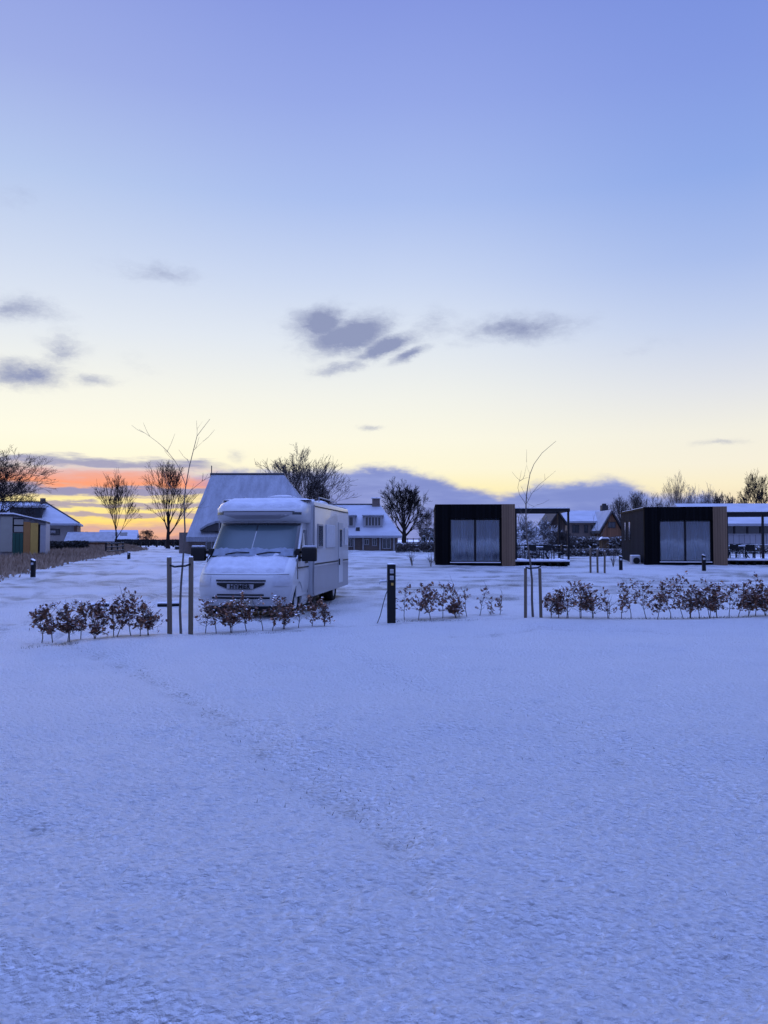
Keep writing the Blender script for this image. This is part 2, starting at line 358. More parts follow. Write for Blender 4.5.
# ------------------------------------------------------------------ sky
def world():
    w = bpy.data.worlds.new('World'); sc.world = w; w.use_nodes = True
    nt = w.node_tree; nt.nodes.clear()
    L = nt.links.new
    out = N(nt, 'ShaderNodeOutputWorld'); bg = N(nt, 'ShaderNodeBackground'); L(bg.outputs[0], out.inputs[0])
    def math_(op, a, b=None, c=None, clamp=False):
        n = N(nt, 'ShaderNodeMath', operation=op); n.use_clamp = clamp
        for i, v in enumerate((a, b, c)):
            if v is None: continue
            if isinstance(v, (int, float)): n.inputs[i].default_value = v
            else: L(v, n.inputs[i])
        return n.outputs[0]
    def smooth(v, a, b, to0=0., to1=1.):
        n = N(nt, 'ShaderNodeMapRange', interpolation_type='SMOOTHSTEP'); L(v, n.inputs[0])
        for i, q in enumerate((a, b, to0, to1)): n.inputs[i+1].default_value = q
        return n.outputs[0]
    def mix(f, a, b):
        n = N(nt, 'ShaderNodeMix', data_type='RGBA')
        for i, v in ((0, f), (6, a), (7, b)):
            if isinstance(v, (int, float)): n.inputs[i].default_value = v
            elif isinstance(v, tuple): n.inputs[i].default_value = (*v, 1)
            else: L(v, n.inputs[i])
        return n.outputs[2]
    lin = lambda c: tuple(((v/255)/12.92 if v/255 < .04045 else ((v/255+.055)/1.055)**2.4) for v in c)
    tc = N(nt, 'ShaderNodeTexCoord'); nrm = N(nt, 'ShaderNodeVectorMath', operation='NORMALIZE'); L(tc.outputs['Generated'], nrm.inputs[0])
    sx = N(nt, 'ShaderNodeSeparateXYZ'); L(nrm.outputs[0], sx.inputs[0])
    az = math_('MULTIPLY', math_('ARCTAN2', sx.outputs[0], sx.outputs[1]), 180/math.pi)
    el = math_('MULTIPLY', math_('ARCSINE', sx.outputs[2]), 180/math.pi)
    ae = N(nt, 'ShaderNodeCombineXYZ'); L(az, ae.inputs[0]); L(el, ae.inputs[1])
    ey = lambda y: azel(384, y)[1]
    def ramp(stops):
        n = N(nt, 'ShaderNodeValToRGB'); L(math_('DIVIDE', math_('ADD', el, 0.), 90., clamp=True), n.inputs[0])
        e = n.color_ramp.elements
        st = [(max(0, ey(y))/90 if y is not None else z/90, lin(c)) for y, z, c in stops]
        st.sort()
        while len(e) < len(st): e.new(.5)
        for k, (p, c) in enumerate(st): e[k].position = p; e[k].color = (*c, 1)
        return n.outputs[0]
    C_ = SKYC
    rl = ramp([(y, 0, c) for y, c in C_['left']] + [(None, 60, C_['z60']), (None, 90, C_['z90'])])
    rc = ramp([(y, 0, c) for y, c in C_['mid']] + [(None, 60, C_['z60']), (None, 90, C_['z90'])])
    rr = ramp([(y, 0, c) for y, c in C_['right']] + [(None, 60, C_['z60']), (None, 90, C_['z90'])])
    rb = ramp([(y, 0, c) for y, c in C_['back']] + [(None, 60, C_['z60']), (None, 90, C_['z90'])])
    f1 = smooth(az, -27., 0.); f2 = smooth(az, 0., 27.)
    sky = mix(f2, mix(f1, rl, rc), rr)
    ab = math_('ABSOLUTE', math_('ADD', az, 8.)); sky = mix(smooth(ab, 38., 115.), sky, rb)
    # noise fields in direction space
    def nz(scale, detail=5, rough=.55, vec=None, st=(1,1,1), off=(0,0,0)):
        mp = N(nt, 'ShaderNodeMapping'); L(vec or ae.outputs[0], mp.inputs[0]); mp.inputs['Scale'].default_value = st; mp.inputs['Location'].default_value = off
        n = N(nt, 'ShaderNodeTexNoise'); n.inputs['Scale'].default_value = scale; n.inputs['Detail'].default_value = detail; n.inputs['Roughness'].default_value = rough
        L(mp.outputs[0], n.inputs['Vector']); return n.outputs['Fac'], n.outputs['Color']
    # scattered small grey clouds
    nf, nc = nz(.42, 7, .70, st=(.5,1,1))
    wv = N(nt, 'ShaderNodeVectorMath', operation='MULTIPLY_ADD'); L(nc, wv.inputs[0]); wv.inputs[1].default_value = (2.6, 1.3, 0); 
    ofs = N(nt, 'ShaderNodeVectorMath', operation='SUBTRACT'); L(ae.outputs[0], ofs.inputs[0]); ofs.inputs[1].default_value = (1.3, .65, 0)
    L(ofs.outputs[0], wv.inputs[2]); warped = wv.outputs[0]
    cf, _ = nz(.9, 9, .72, vec=warped, st=(.5,1.0,1), off=(3,1,0))
    dens = None
    for (cx, cy, rx, ry, rot, s) in CLOUDS:
        a0, e0 = azel(cx, cy); k = 180/math.pi/F
        vt = N(nt, 'ShaderNodeVectorMath', operation='SUBTRACT'); L(warped, vt.inputs[0]); vt.inputs[1].default_value = (a0, e0, 0)
        rt = N(nt, 'ShaderNodeVectorRotate', rotation_type='Z_AXIS'); L(vt.outputs[0], rt.inputs['Vector']); rt.inputs['Angle'].default_value = R(rot)
        ml = N(nt, 'ShaderNodeVectorMath', operation='MULTIPLY'); L(rt.outputs[0], ml.inputs[0]); ml.inputs[1].default_value = (1/(rx*k), 1/(ry*k), 0)
        ln = N(nt, 'ShaderNodeVectorMath', operation='LENGTH'); L(ml.outputs[0], ln.inputs[0])
        m = smooth(ln.outputs['Value'], 1.5, .0, 0., s)
        dens = m if dens is None else math_('MAXIMUM', dens, m)
    cl = math_('MULTIPLY', dens, smooth(math_('MULTIPLY_ADD', dens, .75, cf), .55, 1.20))
    cl = math_('MULTIPLY', cl, 1.35, clamp=True)
    sky = mix(cl, sky, lin(C_['cloud']))
    # low cloud bank
    cv = N(nt, 'ShaderNodeFloatCurve'); L(smooth_lin(nt, az, -180, 180), cv.inputs['Value'])
    pts = [(-180, 3.0), (-120, 4.5), (-70, 3.5), (-40, 3.0)] + [azel(a, b) for a, b in BANK] + [(45, 3.0), (90, 4.0), (180, 3.0)]
    cu = cv.mapping.curves[0]
    for i, (a, e) in enumerate(pts):
        p = ((a+180)/360, e/10)
        if i == 0: cu.points[0].location = p
        elif i == len(pts)-1: cu.points[-1].location = p
        else: cu.points.new(*p)
    for p in cu.points: p.handle_type = 'AUTO'
    cv.mapping.update()
    top = math_('MULTIPLY', cv.outputs[0], 10.)
    bn, _ = nz(.8, 6, .6, st=(.6,1.6,1)); bn2, _ = nz(.55, 5, .6, st=(.35,2.2,1), off=(7,3,1))
    bn3, _ = nz(2.2, 5, .6, st=(.55,1.2,1), off=(1,3,1))
    edge = math_('SUBTRACT', math_('ADD', math_('ADD', top, math_('MULTIPLY_ADD', bn, 1.1, -.55)), math_('MULTIPLY_ADD', bn3, .6, -.3)), el)
    bank = smooth(edge, -.25, .75)
    bcol = mix(smooth(el, .0, 5.5), lin(C_['bank_low']), lin(C_['bank_high']))
    bcol = mix(smooth(bn2, .35, .7), bcol, lin(C_['bank_var']))
    glow = smooth(edge, .0, .55)     # lit fringe of the cloud, warm where the sun is behind it
    bcol = mix(glow, mix(.35, bcol, lin(C_['fringe'])), bcol)
    sky2 = mix(bank, sky, bcol)
    # sunrise streaks on the left horizon
    ws, _ = nz(.55, 6, .6, st=(.35,1.5,1), off=(2,8,0)); ws2, _ = nz(1.6, 4, .6, st=(.25,1.5,1), off=(5,2,0))
    els = math_('ADD', math_('ADD', el, math_('MULTIPLY_ADD', ws, 1.3, -.65)), math_('MULTIPLY_ADD', ws2, .75, -.37))
    n = N(nt, 'ShaderNodeValToRGB'); L(math_('DIVIDE', els, 7., clamp=True), n.inputs[0])
    e = n.color_ramp.elements; st = sorted([(max(0, ey(y))/7, lin(c)) for y, c in C_['dawn']])
    while len(e) < len(st): e.new(.5)
    for k, (p, c) in enumerate(st): e[k].position = p; e[k].color = (*c, 1)
    wz = math_('MULTIPLY', smooth(math_('ADD', az, math_('MULTIPLY_ADD', ws, 6., -3.)), azel(238, 500)[0], azel(185, 500)[0]), smooth(az, -48., -30.))
    dtop = smooth(els, ey(460), ey(468))
    sky2 = mix(math_('MULTIPLY', wz, dtop), sky2, n.outputs[0])
    hb = N(nt, 'ShaderNodeVectorMath', operation='SCALE'); L(sky2, hb.inputs[0]); L(smooth(el, 42., 78., 1., ZENITH_BOOST), hb.inputs['Scale']); sky2 = hb.outputs[0]  # unseen sky overhead brightened, added to lift the snow
    # Nishita sky underneath it all, sun just at the horizon on the left
    ns = N(nt, 'ShaderNodeTexSky', sky_type='NISHITA'); ns.sun_disc = False
    ns.sun_elevation = R(1.5); ns.sun_rotation = R(SUN_AZ); ns.altitude = 0; ns.dust_density = .6
    sc_ = N(nt, 'ShaderNodeVectorMath', operation='SCALE'); L(ns.outputs[0], sc_.inputs[0]); sc_.inputs['Scale'].default_value = NISH
    ad = N(nt, 'ShaderNodeVectorMath', operation='ADD'); L(sky2, ad.inputs[0]); L(sc_.outputs[0], ad.inputs[1])
    L(ad.outputs[0], bg.inputs[0]); bg.inputs[1].default_value = 1
    w.cycles.sampling_method = 'MANUAL'; w.cycles.sample_map_resolution = 512
def smooth_lin(nt, v, a, b):
    n = N(nt, 'ShaderNodeMapRange'); nt.links.new(v, n.inputs[0]); n.inputs[1].default_value = a; n.inputs[2].default_value = b
    return n.outputs[0]
ZENITH_BOOST = 6.0; SUN_AZ = -17.0; NISH = .003
SKYC = dict(
    left=[(0,(144,160,226)),(100,(158,174,231)),(200,(181,200,238)),(280,(207,219,241)),(340,(226,233,242)),(400,(246,246,234)),(440,(253,251,230)),(465,(254,249,220)),(500,(254,234,172)),(535,(250,205,140))],
    mid=[(0,(134,152,225)),(100,(149,168,232)),(200,(169,190,239)),(280,(200,214,242)),(340,(223,231,242)),(400,(242,243,235)),(440,(251,248,228)),(470,(253,247,216)),(490,(254,241,185)),(535,(240,200,150))],
    right=[(0,(120,143,221)),(100,(130,153,226)),(200,(142,169,232)),(280,(167,188,236)),(340,(194,208,238)),(400,(224,227,233)),(440,(242,239,226)),(470,(247,240,220)),(490,(250,238,205)),(535,(230,195,160))],
    back=[(0,(138,160,240)),(200,(112,130,200)),(340,(100,114,176)),(440,(110,114,165)),(500,(125,128,183)),(535,(100,110,168))],
    z60=(142,168,255), z90=(142,170,260),
    cloud=(143,153,188), bank_low=(122,139,208), bank_high=(128,143,204), bank_var=(143,158,217), fringe=(205,203,208),
    dawn=[(460,(200,196,205)),(465,(146,152,190)),(469,(166,166,192)),(472,(222,208,206)),(476,(228,186,184)),(481,(240,168,150)),(487,(251,160,124)),(489,(235,172,150)),(491,(146,148,185)),(497,(148,150,184)),
          (500,(246,228,170)),(503,(254,240,168)),(505,(172,165,178)),(508,(172,166,178)),(510,(254,236,150)),(513,(250,228,150)),(515,(176,165,174)),(518,(180,168,172)),(520,(254,228,130)),(524,(252,214,130)),(529,(205,170,165)),(535,(228,175,150)),(540,(170,140,150))])
CLOUDS = [(322,325,46,24,-6,.9),(350,335,62,24,-12,.95),(385,347,52,13,-16,.9),(410,355,34,7,-16,.8),(338,368,40,10,-12,.7),(432,326,40,22,-25,.45),(520,328,78,18,0,.75),(158,272,56,16,2,.5),
          (26,374,50,17,-4,.8),(62,350,28,24,-35,.6),(20,310,50,16,-4,.65),(8,194,34,18,0,.3),(90,380,34,8,0,.6),(140,366,34,14,20,.25),(722,443,32,4,0,.55),(372,428,18,4,0,.55),(636,352,30,9,0,.3),(236,455,13,9,30,.45),(665,342,40,8,0,.22),(455,345,30,9,0,.35)]
BANK = [(-60,478),(0,468),(100,468),(180,470),(232,468),(300,468),(345,467),(380,464),(410,468),(440,476),(465,486),(492,490),(505,493),(522,484),(550,481),(590,478),(622,475),(634,481),(652,490),(672,493),(700,490),(716,494),(735,502),(768,506)]
world()
sl = bpy.data.lights.new('sun', 'SUN'); so = bpy.data.objects.new('sun', sl); COL.objects.link(so)
sl.energy = .35; sl.angle = R(25); sl.color = (1, .72, .5)
sd = Vector((math.sin(R(SUN_AZ))*math.cos(R(6)), math.cos(R(SUN_AZ))*math.cos(R(6)), math.sin(R(6))))
so.rotation_euler = (-sd).to_track_quat('-Z', 'Y').to_euler()

# ------------------------------------------------------------------ trees
def grow(mb, p, d, L, r, lev, rnd, o):
    """one limb with its side limbs; o: nseg, kids, spread, up, shrink, minr"""
    n = o['nseg'][lev] if lev < len(o['nseg']) else 3
    pts = [p.copy()]; rr = [r]; q = p.copy(); dd = d.copy()
    wob = o['wob']
    for i in range(n):
        dd = (dd + Vector((rnd.gauss(0, wob), rnd.gauss(0, wob), rnd.gauss(0, wob*.6) + o['up']*(1 if lev else .3)))).normalized()
        q = q + dd * (L/n); pts.append(q.copy()); rr.append(max(o['minr'], r*(1-(i+1)/n*.72)))
    mb[0 if lev == 0 else 1].append((pts, rr, 7 if lev == 0 else (5 if lev == 1 else 3), lev == 0))
    if lev >= o['levels']: return
    k = o['kids'][lev]
    for j in range(k):
        t = o['start'][lev] + (1-o['start'][lev]) * (j + rnd.random()*.9) / k
        i = min(int(t*n), n-1); u = t*n-i
        b = pts[i].lerp(pts[i+1], u); rb = rr[i]*(1-u)+rr[i+1]*u
        ax = (pts[i+1]-pts[i]).normalized()
        side = ax.orthogonal().normalized(); side.rotate(Matrix.Rotation(rnd.random()*6.283 if lev else j*2.4+rnd.random(), 3, ax))
        a = R(o['ang'][lev] + rnd.uniform(-10, 10))
        nd = (ax*math.cos(a) + side*math.sin(a)).normalized()
        ll = L*o['len'][lev]*(1-.55*t*o['taper'])*rnd.uniform(.75, 1.2)
        grow(mb, b, nd, ll, max(o['minr'], rb*o['rk']), lev+1, rnd, o)
OAK = dict(fork=.24, limbs=9, a0=8, a1=72, split=27, levels=6, shrink=.84, up=.04, wob=.10, minr=.010, tw=1, side=4)
VASE = dict(OAK, fork=.22, limbs=8, a0=4, a1=38, split=17, shrink=.88, up=.03, wob=.045, levels=5, tw=1, side=5)
def limb(out, p, d, L, r, lev, rnd, o):
    pts = [p.copy()]; rr = [r]; q = p.copy(); dd = d.copy(); n = 3 if lev < 4 else 2; r1 = max(o['minr'], r*.72)
    for i in range(n):
        dd = (dd + Vector((rnd.gauss(0,o['wob']), rnd.gauss(0,o['wob']), rnd.gauss(0,o['wob']*.5)+o['up']))).normalized()
        q = q + dd*(L/n); pts.append(q.copy()); rr.append(max(o['minr'], r+(r1-r)*(i+1)/n))
    out.append((pts, rr, 5 if lev < 2 else 3, False))
    if lev >= 2:
        for k in range(o['tw']):
            b = pts[0].lerp(pts[-1], rnd.uniform(.1,.95)); sd = (dd + Vector((rnd.gauss(0,.7), rnd.gauss(0,.7), rnd.gauss(.1,.5)))).normalized()
            ll = L*rnd.uniform(.35,.8); out.append(([b, b+sd*ll*.5, b+sd*ll+Vector((0,0,ll*.12))], [o['minr']*.8]*3, 3, False))
    if lev >= o['levels']: return
    k = 3 if (lev == 0 or rnd.random() < .22) else 2
    az0 = rnd.random()*6.283
    for j in range(k):
        side = dd.orthogonal().normalized(); side.rotate(Matrix.Rotation(az0+j*6.283/k+rnd.uniform(-.5,.5), 3, dd))
        a = R(o['split']*rnd.uniform(.45,1.35)); nd = (dd*math.cos(a)+side*math.sin(a)).normalized()
        limb(out, q, nd, L*o['shrink']*rnd.uniform(.72,1.15), r1*(.86 if k == 2 else .72), lev+1, rnd, o)
def grow(mb, p, d, L, r, lev, rnd, o):
    t, c = mb; n = 6; pts = [p.copy()]; rr = [r*1.15]; q = p.copy(); dd = d.copy(); TL = L*(o['fork']+.30)
    for i in range(n):
        dd = (dd + Vector((rnd.gauss(0,.035), rnd.gauss(0,.035), .03))).normalized(); q = q+dd*TL/n; pts.append(q.copy()); rr.append(r*(1-.62*(i+1)/n))
    t.append((pts, rr, 8, True))
    f0 = o['fork']/(o['fork']+.30); nl = o['limbs']
    for j in range(nl):
        u = f0+(1-f0)*(j/(nl-1))**.8; k = min(int(u*n), n-1); b = pts[k].lerp(pts[k+1], min(1,u*n-k)); a = R(o['a1']+(o['a0']-o['a1'])*j/(nl-1)+rnd.uniform(-7,7)); z = j*2.4+rnd.uniform(-.4,.4)
        nd = Vector((math.sin(a)*math.cos(z), math.sin(a)*math.sin(z), math.cos(a)))
        limb(c, b, nd, L*.185*rnd.uniform(.85,1.15), rr[k]*.55, 0, rnd, o)
def tree(px, base_y, top_y, Z, spread_px, name, label, o=OAK, seed=1, m='bark', trunk=.25, group=None, lean=0, stems=1, minr=None, **kw):
    rnd = random.Random(seed); x = X(px, Z); g = G(x, Z) - .1
    h = H(top_y, Z) - g; o = dict(o, **kw)
    if minr: o['minr'] = minr
    root = empty(name, (x, Z, g), 0, label, 'tree', group)
    t = []; c = []
    for s in range(stems):
        d = Vector((lean + (rnd.uniform(-.35,.35) if stems > 1 else 0), rnd.uniform(-.1,.1) if stems == 1 else rnd.uniform(-.3,.3), 1)).normalized()
        grow((t, c), Vector((rnd.uniform(-.2,.2) if stems > 1 else 0, 0, 0)), d, h*(rnd.uniform(.7,1) if stems > 1 else 1), trunk, 0, rnd, o)
    # scale crown width & height to the picture's silhouette
    A = np.array([tuple(p) for e in c for p in e[0]])
    zmax = np.percentile(A[:, 2], 99.8); xs = np.percentile(np.abs(A[:, 0]-np.median(A[:,0])), 96)
    sz = h/zmax; sxy = (spread_px*Z/F)/max(xs, .1)
    lt, lc = t, c; t, c = MB(), MB()
    for src, dst in ((lt, t), (lc, c)):
        for pts, rr, n, cap in src: dst.tube([(p.x*sxy, p.y*sxy, p.z*sz) for p in pts], rr, n, cap)
    t.build('trunk', M[m], root, fixn=False); c.build('crown', M[m], root, fixn=False)
    return root
T = 'bare trees beyond the field'
tree(-8, 552, 450, 62, 47, 'bare_tree', 'big spreading bare tree cut by the left edge, behind the white shed', OAK, 44, 'bark', 0.245, T, minr=0.010, tw=3, limbs=12)
tree(116, 549, 471, 66, 19, 'bare_tree', 'slim open bare tree in front of the far low barn with skylights', VASE, 5, 'bark', 0.094, T, minr=0.010)
tree(168, 549, 461, 72, 22, 'bare_tree', 'dense upright bare tree just left of the thatched farmhouse roof', VASE, 8, 'bark', 0.216, T, minr=0.012)
tree(146, 548, 530, 80, 9, 'low_bush', 'small low leafless tree between the two upright bare trees', OAK, 9, 'bark', 0.072, T, minr=.007)
tree(297, 550, 449, 82, 38, 'bare_tree', 'wide bushy bare tree behind the right end of the thatched roof', VASE, 12, 'barksnow', 0.245, T, tw=3, minr=0.016)
tree(318, 550, 474, 84, 18, 'bare_tree', 'lower dense bare tree beside the bushy one, above the motorhome roof', OAK, 14, 'bark', 0.180, T, minr=0.012, stems=2)
tree(404, 550, 481, 78, 21, 'bare_tree', 'thick dark bare tree right of the white gabled house', OAK, 17, 'bark', 0.302, T, minr=0.013, tw=3, limbs=11)
tree(426, 550, 508, 95, 10, 'bare_tree', 'small bare tree directly left of the first black cabin', OAK, 19, 'barksnow', 0.101, T, minr=.007)
tree(678, 550, 473, 92, 14, 'bare_tree', 'pale fan shaped bare tree above the second cabin roof', VASE, 22, 'pale_bark', 0.158, T, minr=.008)
tree(757, 550, 473, 74, 25, 'bare_tree', 'crooked bare tree above the long snowy roof at the right edge', OAK, 31, 'bark', 0.216, T, minr=0.010, lean=-.04)
for k, (px, ty, s, z_) in enumerate(((622,497,14,96),(640,492,15,98),(657,495,13,100),(694,487,15,102),(707,488,12,98))):
    words = ['leftmost of the bushy trees above the second cabin, by the brick gable', 'second bushy tree from the brick gable, above the second cabin', 'third bushy tree from the brick gable, left of the pale fan shaped tree',
             'snow dusted bushy tree directly right of the pale fan shaped tree', 'snow dusted bushy tree left of the pollards'][k]
    tree(px, 550, ty, z_, s, 'bushy_tree', words, OAK, 40+k, 'barksnow' if k < 3 else 'snowbush', .2, 'bushy trees above the second cabin', minr=.011, stems=2, levels=5, fork=.1)
for k, px in enumerate((717, 724, 731)):
    tree(px, 550, 492+k, 88, 6, 'pollard_tree', ['leftmost pollard above the timber end of the second cabin', 'middle pollard of the three behind the long snowy roof', 'rightmost pollard, next to the crooked bare tree'][k], VASE, 60+k, 'barksnow', .2, 'pollards behind the long roof', minr=.014, levels=4, fork=.5, a1=25)
for k, (px, ty, s, z_, w_) in enumerate(((505,518,20,56,'snow dusted shrub behind the timber end of the first cabin'),(527,516,15,58,'snowy shrub seen through the left half of the first pergola'),(545,520,14,60,'snowy shrub seen through the middle of the first pergola'),
                                     (562,530,13,56,'dark low shrub behind the corner post of the first pergola'),(536,540,14,50,'low snow laden bush behind the first pergola railing'),(517,544,10,49,'low bush behind the left end of the first pergola railing'))):
    tree(px, 552, ty, z_, s, 'snowy_shrub', w_, OAK, 70+k, 'snowbush' if k != 3 else 'barksnow', .1, 'shrubs behind the first pergola', minr=.014, stems=4, levels=4, fork=.02, a1=80, tw=2)

def conifer(px, top_y, base_y, Z, label, w=.8):
    x = X(px, Z); g = G(x, Z); h = H(top_y, Z)-g
    root = empty('conifer', (x, Z, g), 0, label, 'tree', 'conifers'); rnd = random.Random(int(px))
    t = MB(); t.tube([(0,0,0),(0,0,h*.9)], [.08,.02], 5); t.build('trunk', M['bark'], root)
    c = MB()
    for i in range(420):
        t_ = rnd.random()**.8; z = h*(.08+.9*t_); r = w*(1-t_)*rnd.uniform(.4,1); a = rnd.random()*6.28
        p = Vector((r*math.cos(a), r*math.sin(a), z)); q = Vector((math.cos(a)*.22, math.sin(a)*.22, -.08)); s = Vector((-math.sin(a)*.09, math.cos(a)*.09, 0))
        c.add([p-s, p+s, p+q], [(0,1,2)])
    c.build('crown', M['conifer'], root, fixn=False)
conifer(424, 535, 549, 85, 'small dark conifer left of the first black cabin, nearer the big tree', .7)
conifer(432, 534, 549, 85, 'small dark conifer touching the left edge of the first black cabin', .7)

# ------------------------------------------------------------------ hedges (leafy masses)
def hedge(pA, pB, h, w, label, m='hedge', n=5000, leaf=.07, seed=1, name='hedge', kind='stuff'):
    rnd = random.Random(seed); A = Vector(pA); B = Vector(pB); d = (B-A); L = d.length; d.normalize(); s = Vector((-d.y, d.x, 0))
    mb = MB()
    for i in range(n):
        t = rnd.random()*L; u = rnd.uniform(-w/2, w/2); hh = h*(1+.12*mnoise.noise(Vector((t*.6, seed, 0))))
        z = hh*(rnd.random()**.6)
        p = A + d*t + s*u; p.z = G(p.x, p.y) + z
        a = Vector((rnd.gauss(0,1), rnd.gauss(0,1), rnd.gauss(0,1))).normalized(); b = a.orthogonal().normalized()
        k = leaf*rnd.uniform(.6,1.5)
        mb.add([p-a*k, p+b*k*.7, p+a*k, p-b*k*.7], [(0,1,2,3)])
    o = mb.build(name, M[m], fixn=False)
    if kind == 'stuff': tag(o, label, 'hedge', None, 'stuff')
    else: tag(o, label, 'hedge')
    return o
hedge((X(396,62),62,0), (X(440,62),62,0), H(543,62)-G(0,62), 1.0, 'low brown hedge behind the field left of the first cabin', 'hedgebrown', 5000, seed=2)
hedge((X(40,56),56,0), (X(84,60),60,0), H(541.5,58)-G(0,58), 1.2, 'dark hedge in front of the white walled house at left', 'hedge', 7000, seed=3)
hedge((X(80,98),98,0), (X(182,96),96,0), H(540,97)-G(0,97), 1.2, 'far dark hedge under the sunrise', 'hedge', 7000, leaf=.12, seed=4)
hedge((X(560,66),66,0), (X(640,66),66,0), H(537,66)-G(0,66), 1.5, 'dull hedge in front of the brick gable house', 'hedgebrown', 8000, leaf=.1, seed=5)
hedge((X(565,54),54,0), (X(622,54),54,0), H(549,54)-G(0,54), .9, 'low snow dusted planting before the second cabin side', 'hedgebrown', 3500, leaf=.07, seed=6)
hedge((X(720,60),60,0), (X(830,60),60,0), H(546.5,60)-G(0,60), .9, 'low hedge below the long white building', 'hedgebrown', 5000, leaf=.08, seed=7)
hedge((X(-30,110),110,0), (X(60,110),110,0), H(536,110)-G(0,110), 2, 'far hedge behind the left house', 'hedge', 3000, leaf=.2, seed=8)
hedge((X(176,70),70,0), (X(215,70),70,0), H(547,70)-G(0,70), .7, 'low dark planting at the foot of the farmhouse', 'hedge', 2500, leaf=.07, seed=9)
hedge((X(420,150),150,0), (X(900,150),150,0), H(529,150)-G(0,150), 6, 'far tree belt on the horizon', 'hedgebrown', 9000, leaf=.4, seed=10, name='far_woodland')
hedge((X(-300,160),160,0), (X(90,160),160,0), H(533,160)-G(0,160), 6, 'far tree belt left of the sunrise', 'hedge', 7000, leaf=.4, seed=11, name='far_woodland')

# reeds
def reeds():
    rnd = random.Random(5); mb = MB()
    line = [(-13.2,22), (-15.4,30.5), (-17.6,42), (-20.2,58), (-21.8,70)]
    for i in range(26000):
        t = rnd.random()**.75*4; k = min(int(t), 3); u = t-k
        ax, ay = line[k]; bx, by = line[k+1]
        x = ax*(1-u)+bx*u - abs(rnd.random())*(7-.8*t) + .25*rnd.gauss(0,1); y = ay*(1-u)+by*u + rnd.uniform(-.5,.5)
        inset = (ax*(1-u)+bx*u) - x
        h = rnd.uniform(.28,.58)*(1+.3*mnoise.noise(Vector((x*.5,y*.5,0))))*(.55+.45*min(1, max(0, inset)/1.2))
        w = .014+.0006*y; g = G(x,y)-.02
        l = Vector((rnd.gauss(0,.22)*h, rnd.gauss(0,.22)*h, h)); a = rnd.random()*3.14; s = Vector((math.cos(a)*w, math.sin(a)*w, 0))
        p = Vector((x,y,g)); mid = p + l*.55 + Vector((rnd.gauss(0,.02),0,0))
        mb.add([p-s, p+s, mid+s*.8, mid-s*.8, p+l], [(0,1,2,3),(3,2,4)])
    tag(mb.build('dry_reeds', M['reed'], fixn=False), 'dry tan reeds and tall grass beside the snowy lane', 'reeds', None, 'stuff')
reeds()
# grass tips
def tufts():
    rnd = random.Random(8); mb = MB()
    def blade(x, y, h, w):
        p = Vector((x, y, G(x,y)-.01)); a = rnd.random()*6.28; s = Vector((math.cos(a)*w, math.sin(a)*w, 0)); l = Vector((rnd.gauss(0,.5)*h, rnd.gauss(0,.5)*h, h))
        mb.add([p-s, p+s, p+l], [(0,1,2)])
    paths = [(gp((60,640),(130,668),(200,704),(290,765),(350,800),(400,842)), .2, 170, .03), (gp((330,650),(420,684),(520,708),(620,745)), .2, 50, .03),
             (gp((30,646),(150,638),(330,630)), .12, 700, .05), (gp((396,621),(510,619)), .1, 450, .05), (gp((545,619.5),(800,616)), .1, 900, .05)]
    for pl, w, n, h in paths:
        for i in range(n):
            t = rnd.random()*(len(pl)-1); k = min(int(t), len(pl)-2); u = t-k
            blade(pl[k][0]*(1-u)+pl[k+1][0]*u+rnd.gauss(0,w), pl[k][1]*(1-u)+pl[k+1][1]*u+rnd.gauss(0,w), h*rnd.uniform(.5,1.4)*.75, .003)
    for i in range(500):
        y = rnd.uniform(2.6, 16); x = rnd.uniform(-.55,.55)*y
        if mnoise.noise(Vector((x*.7, y*.7, 3))) > .15: blade(x, y, rnd.uniform(.015,.04), .0018)
    tag(mb.build('grass', M['grass'], fixn=False), 'grass blades poking through the snow', 'grass', None, 'stuff')
tufts()

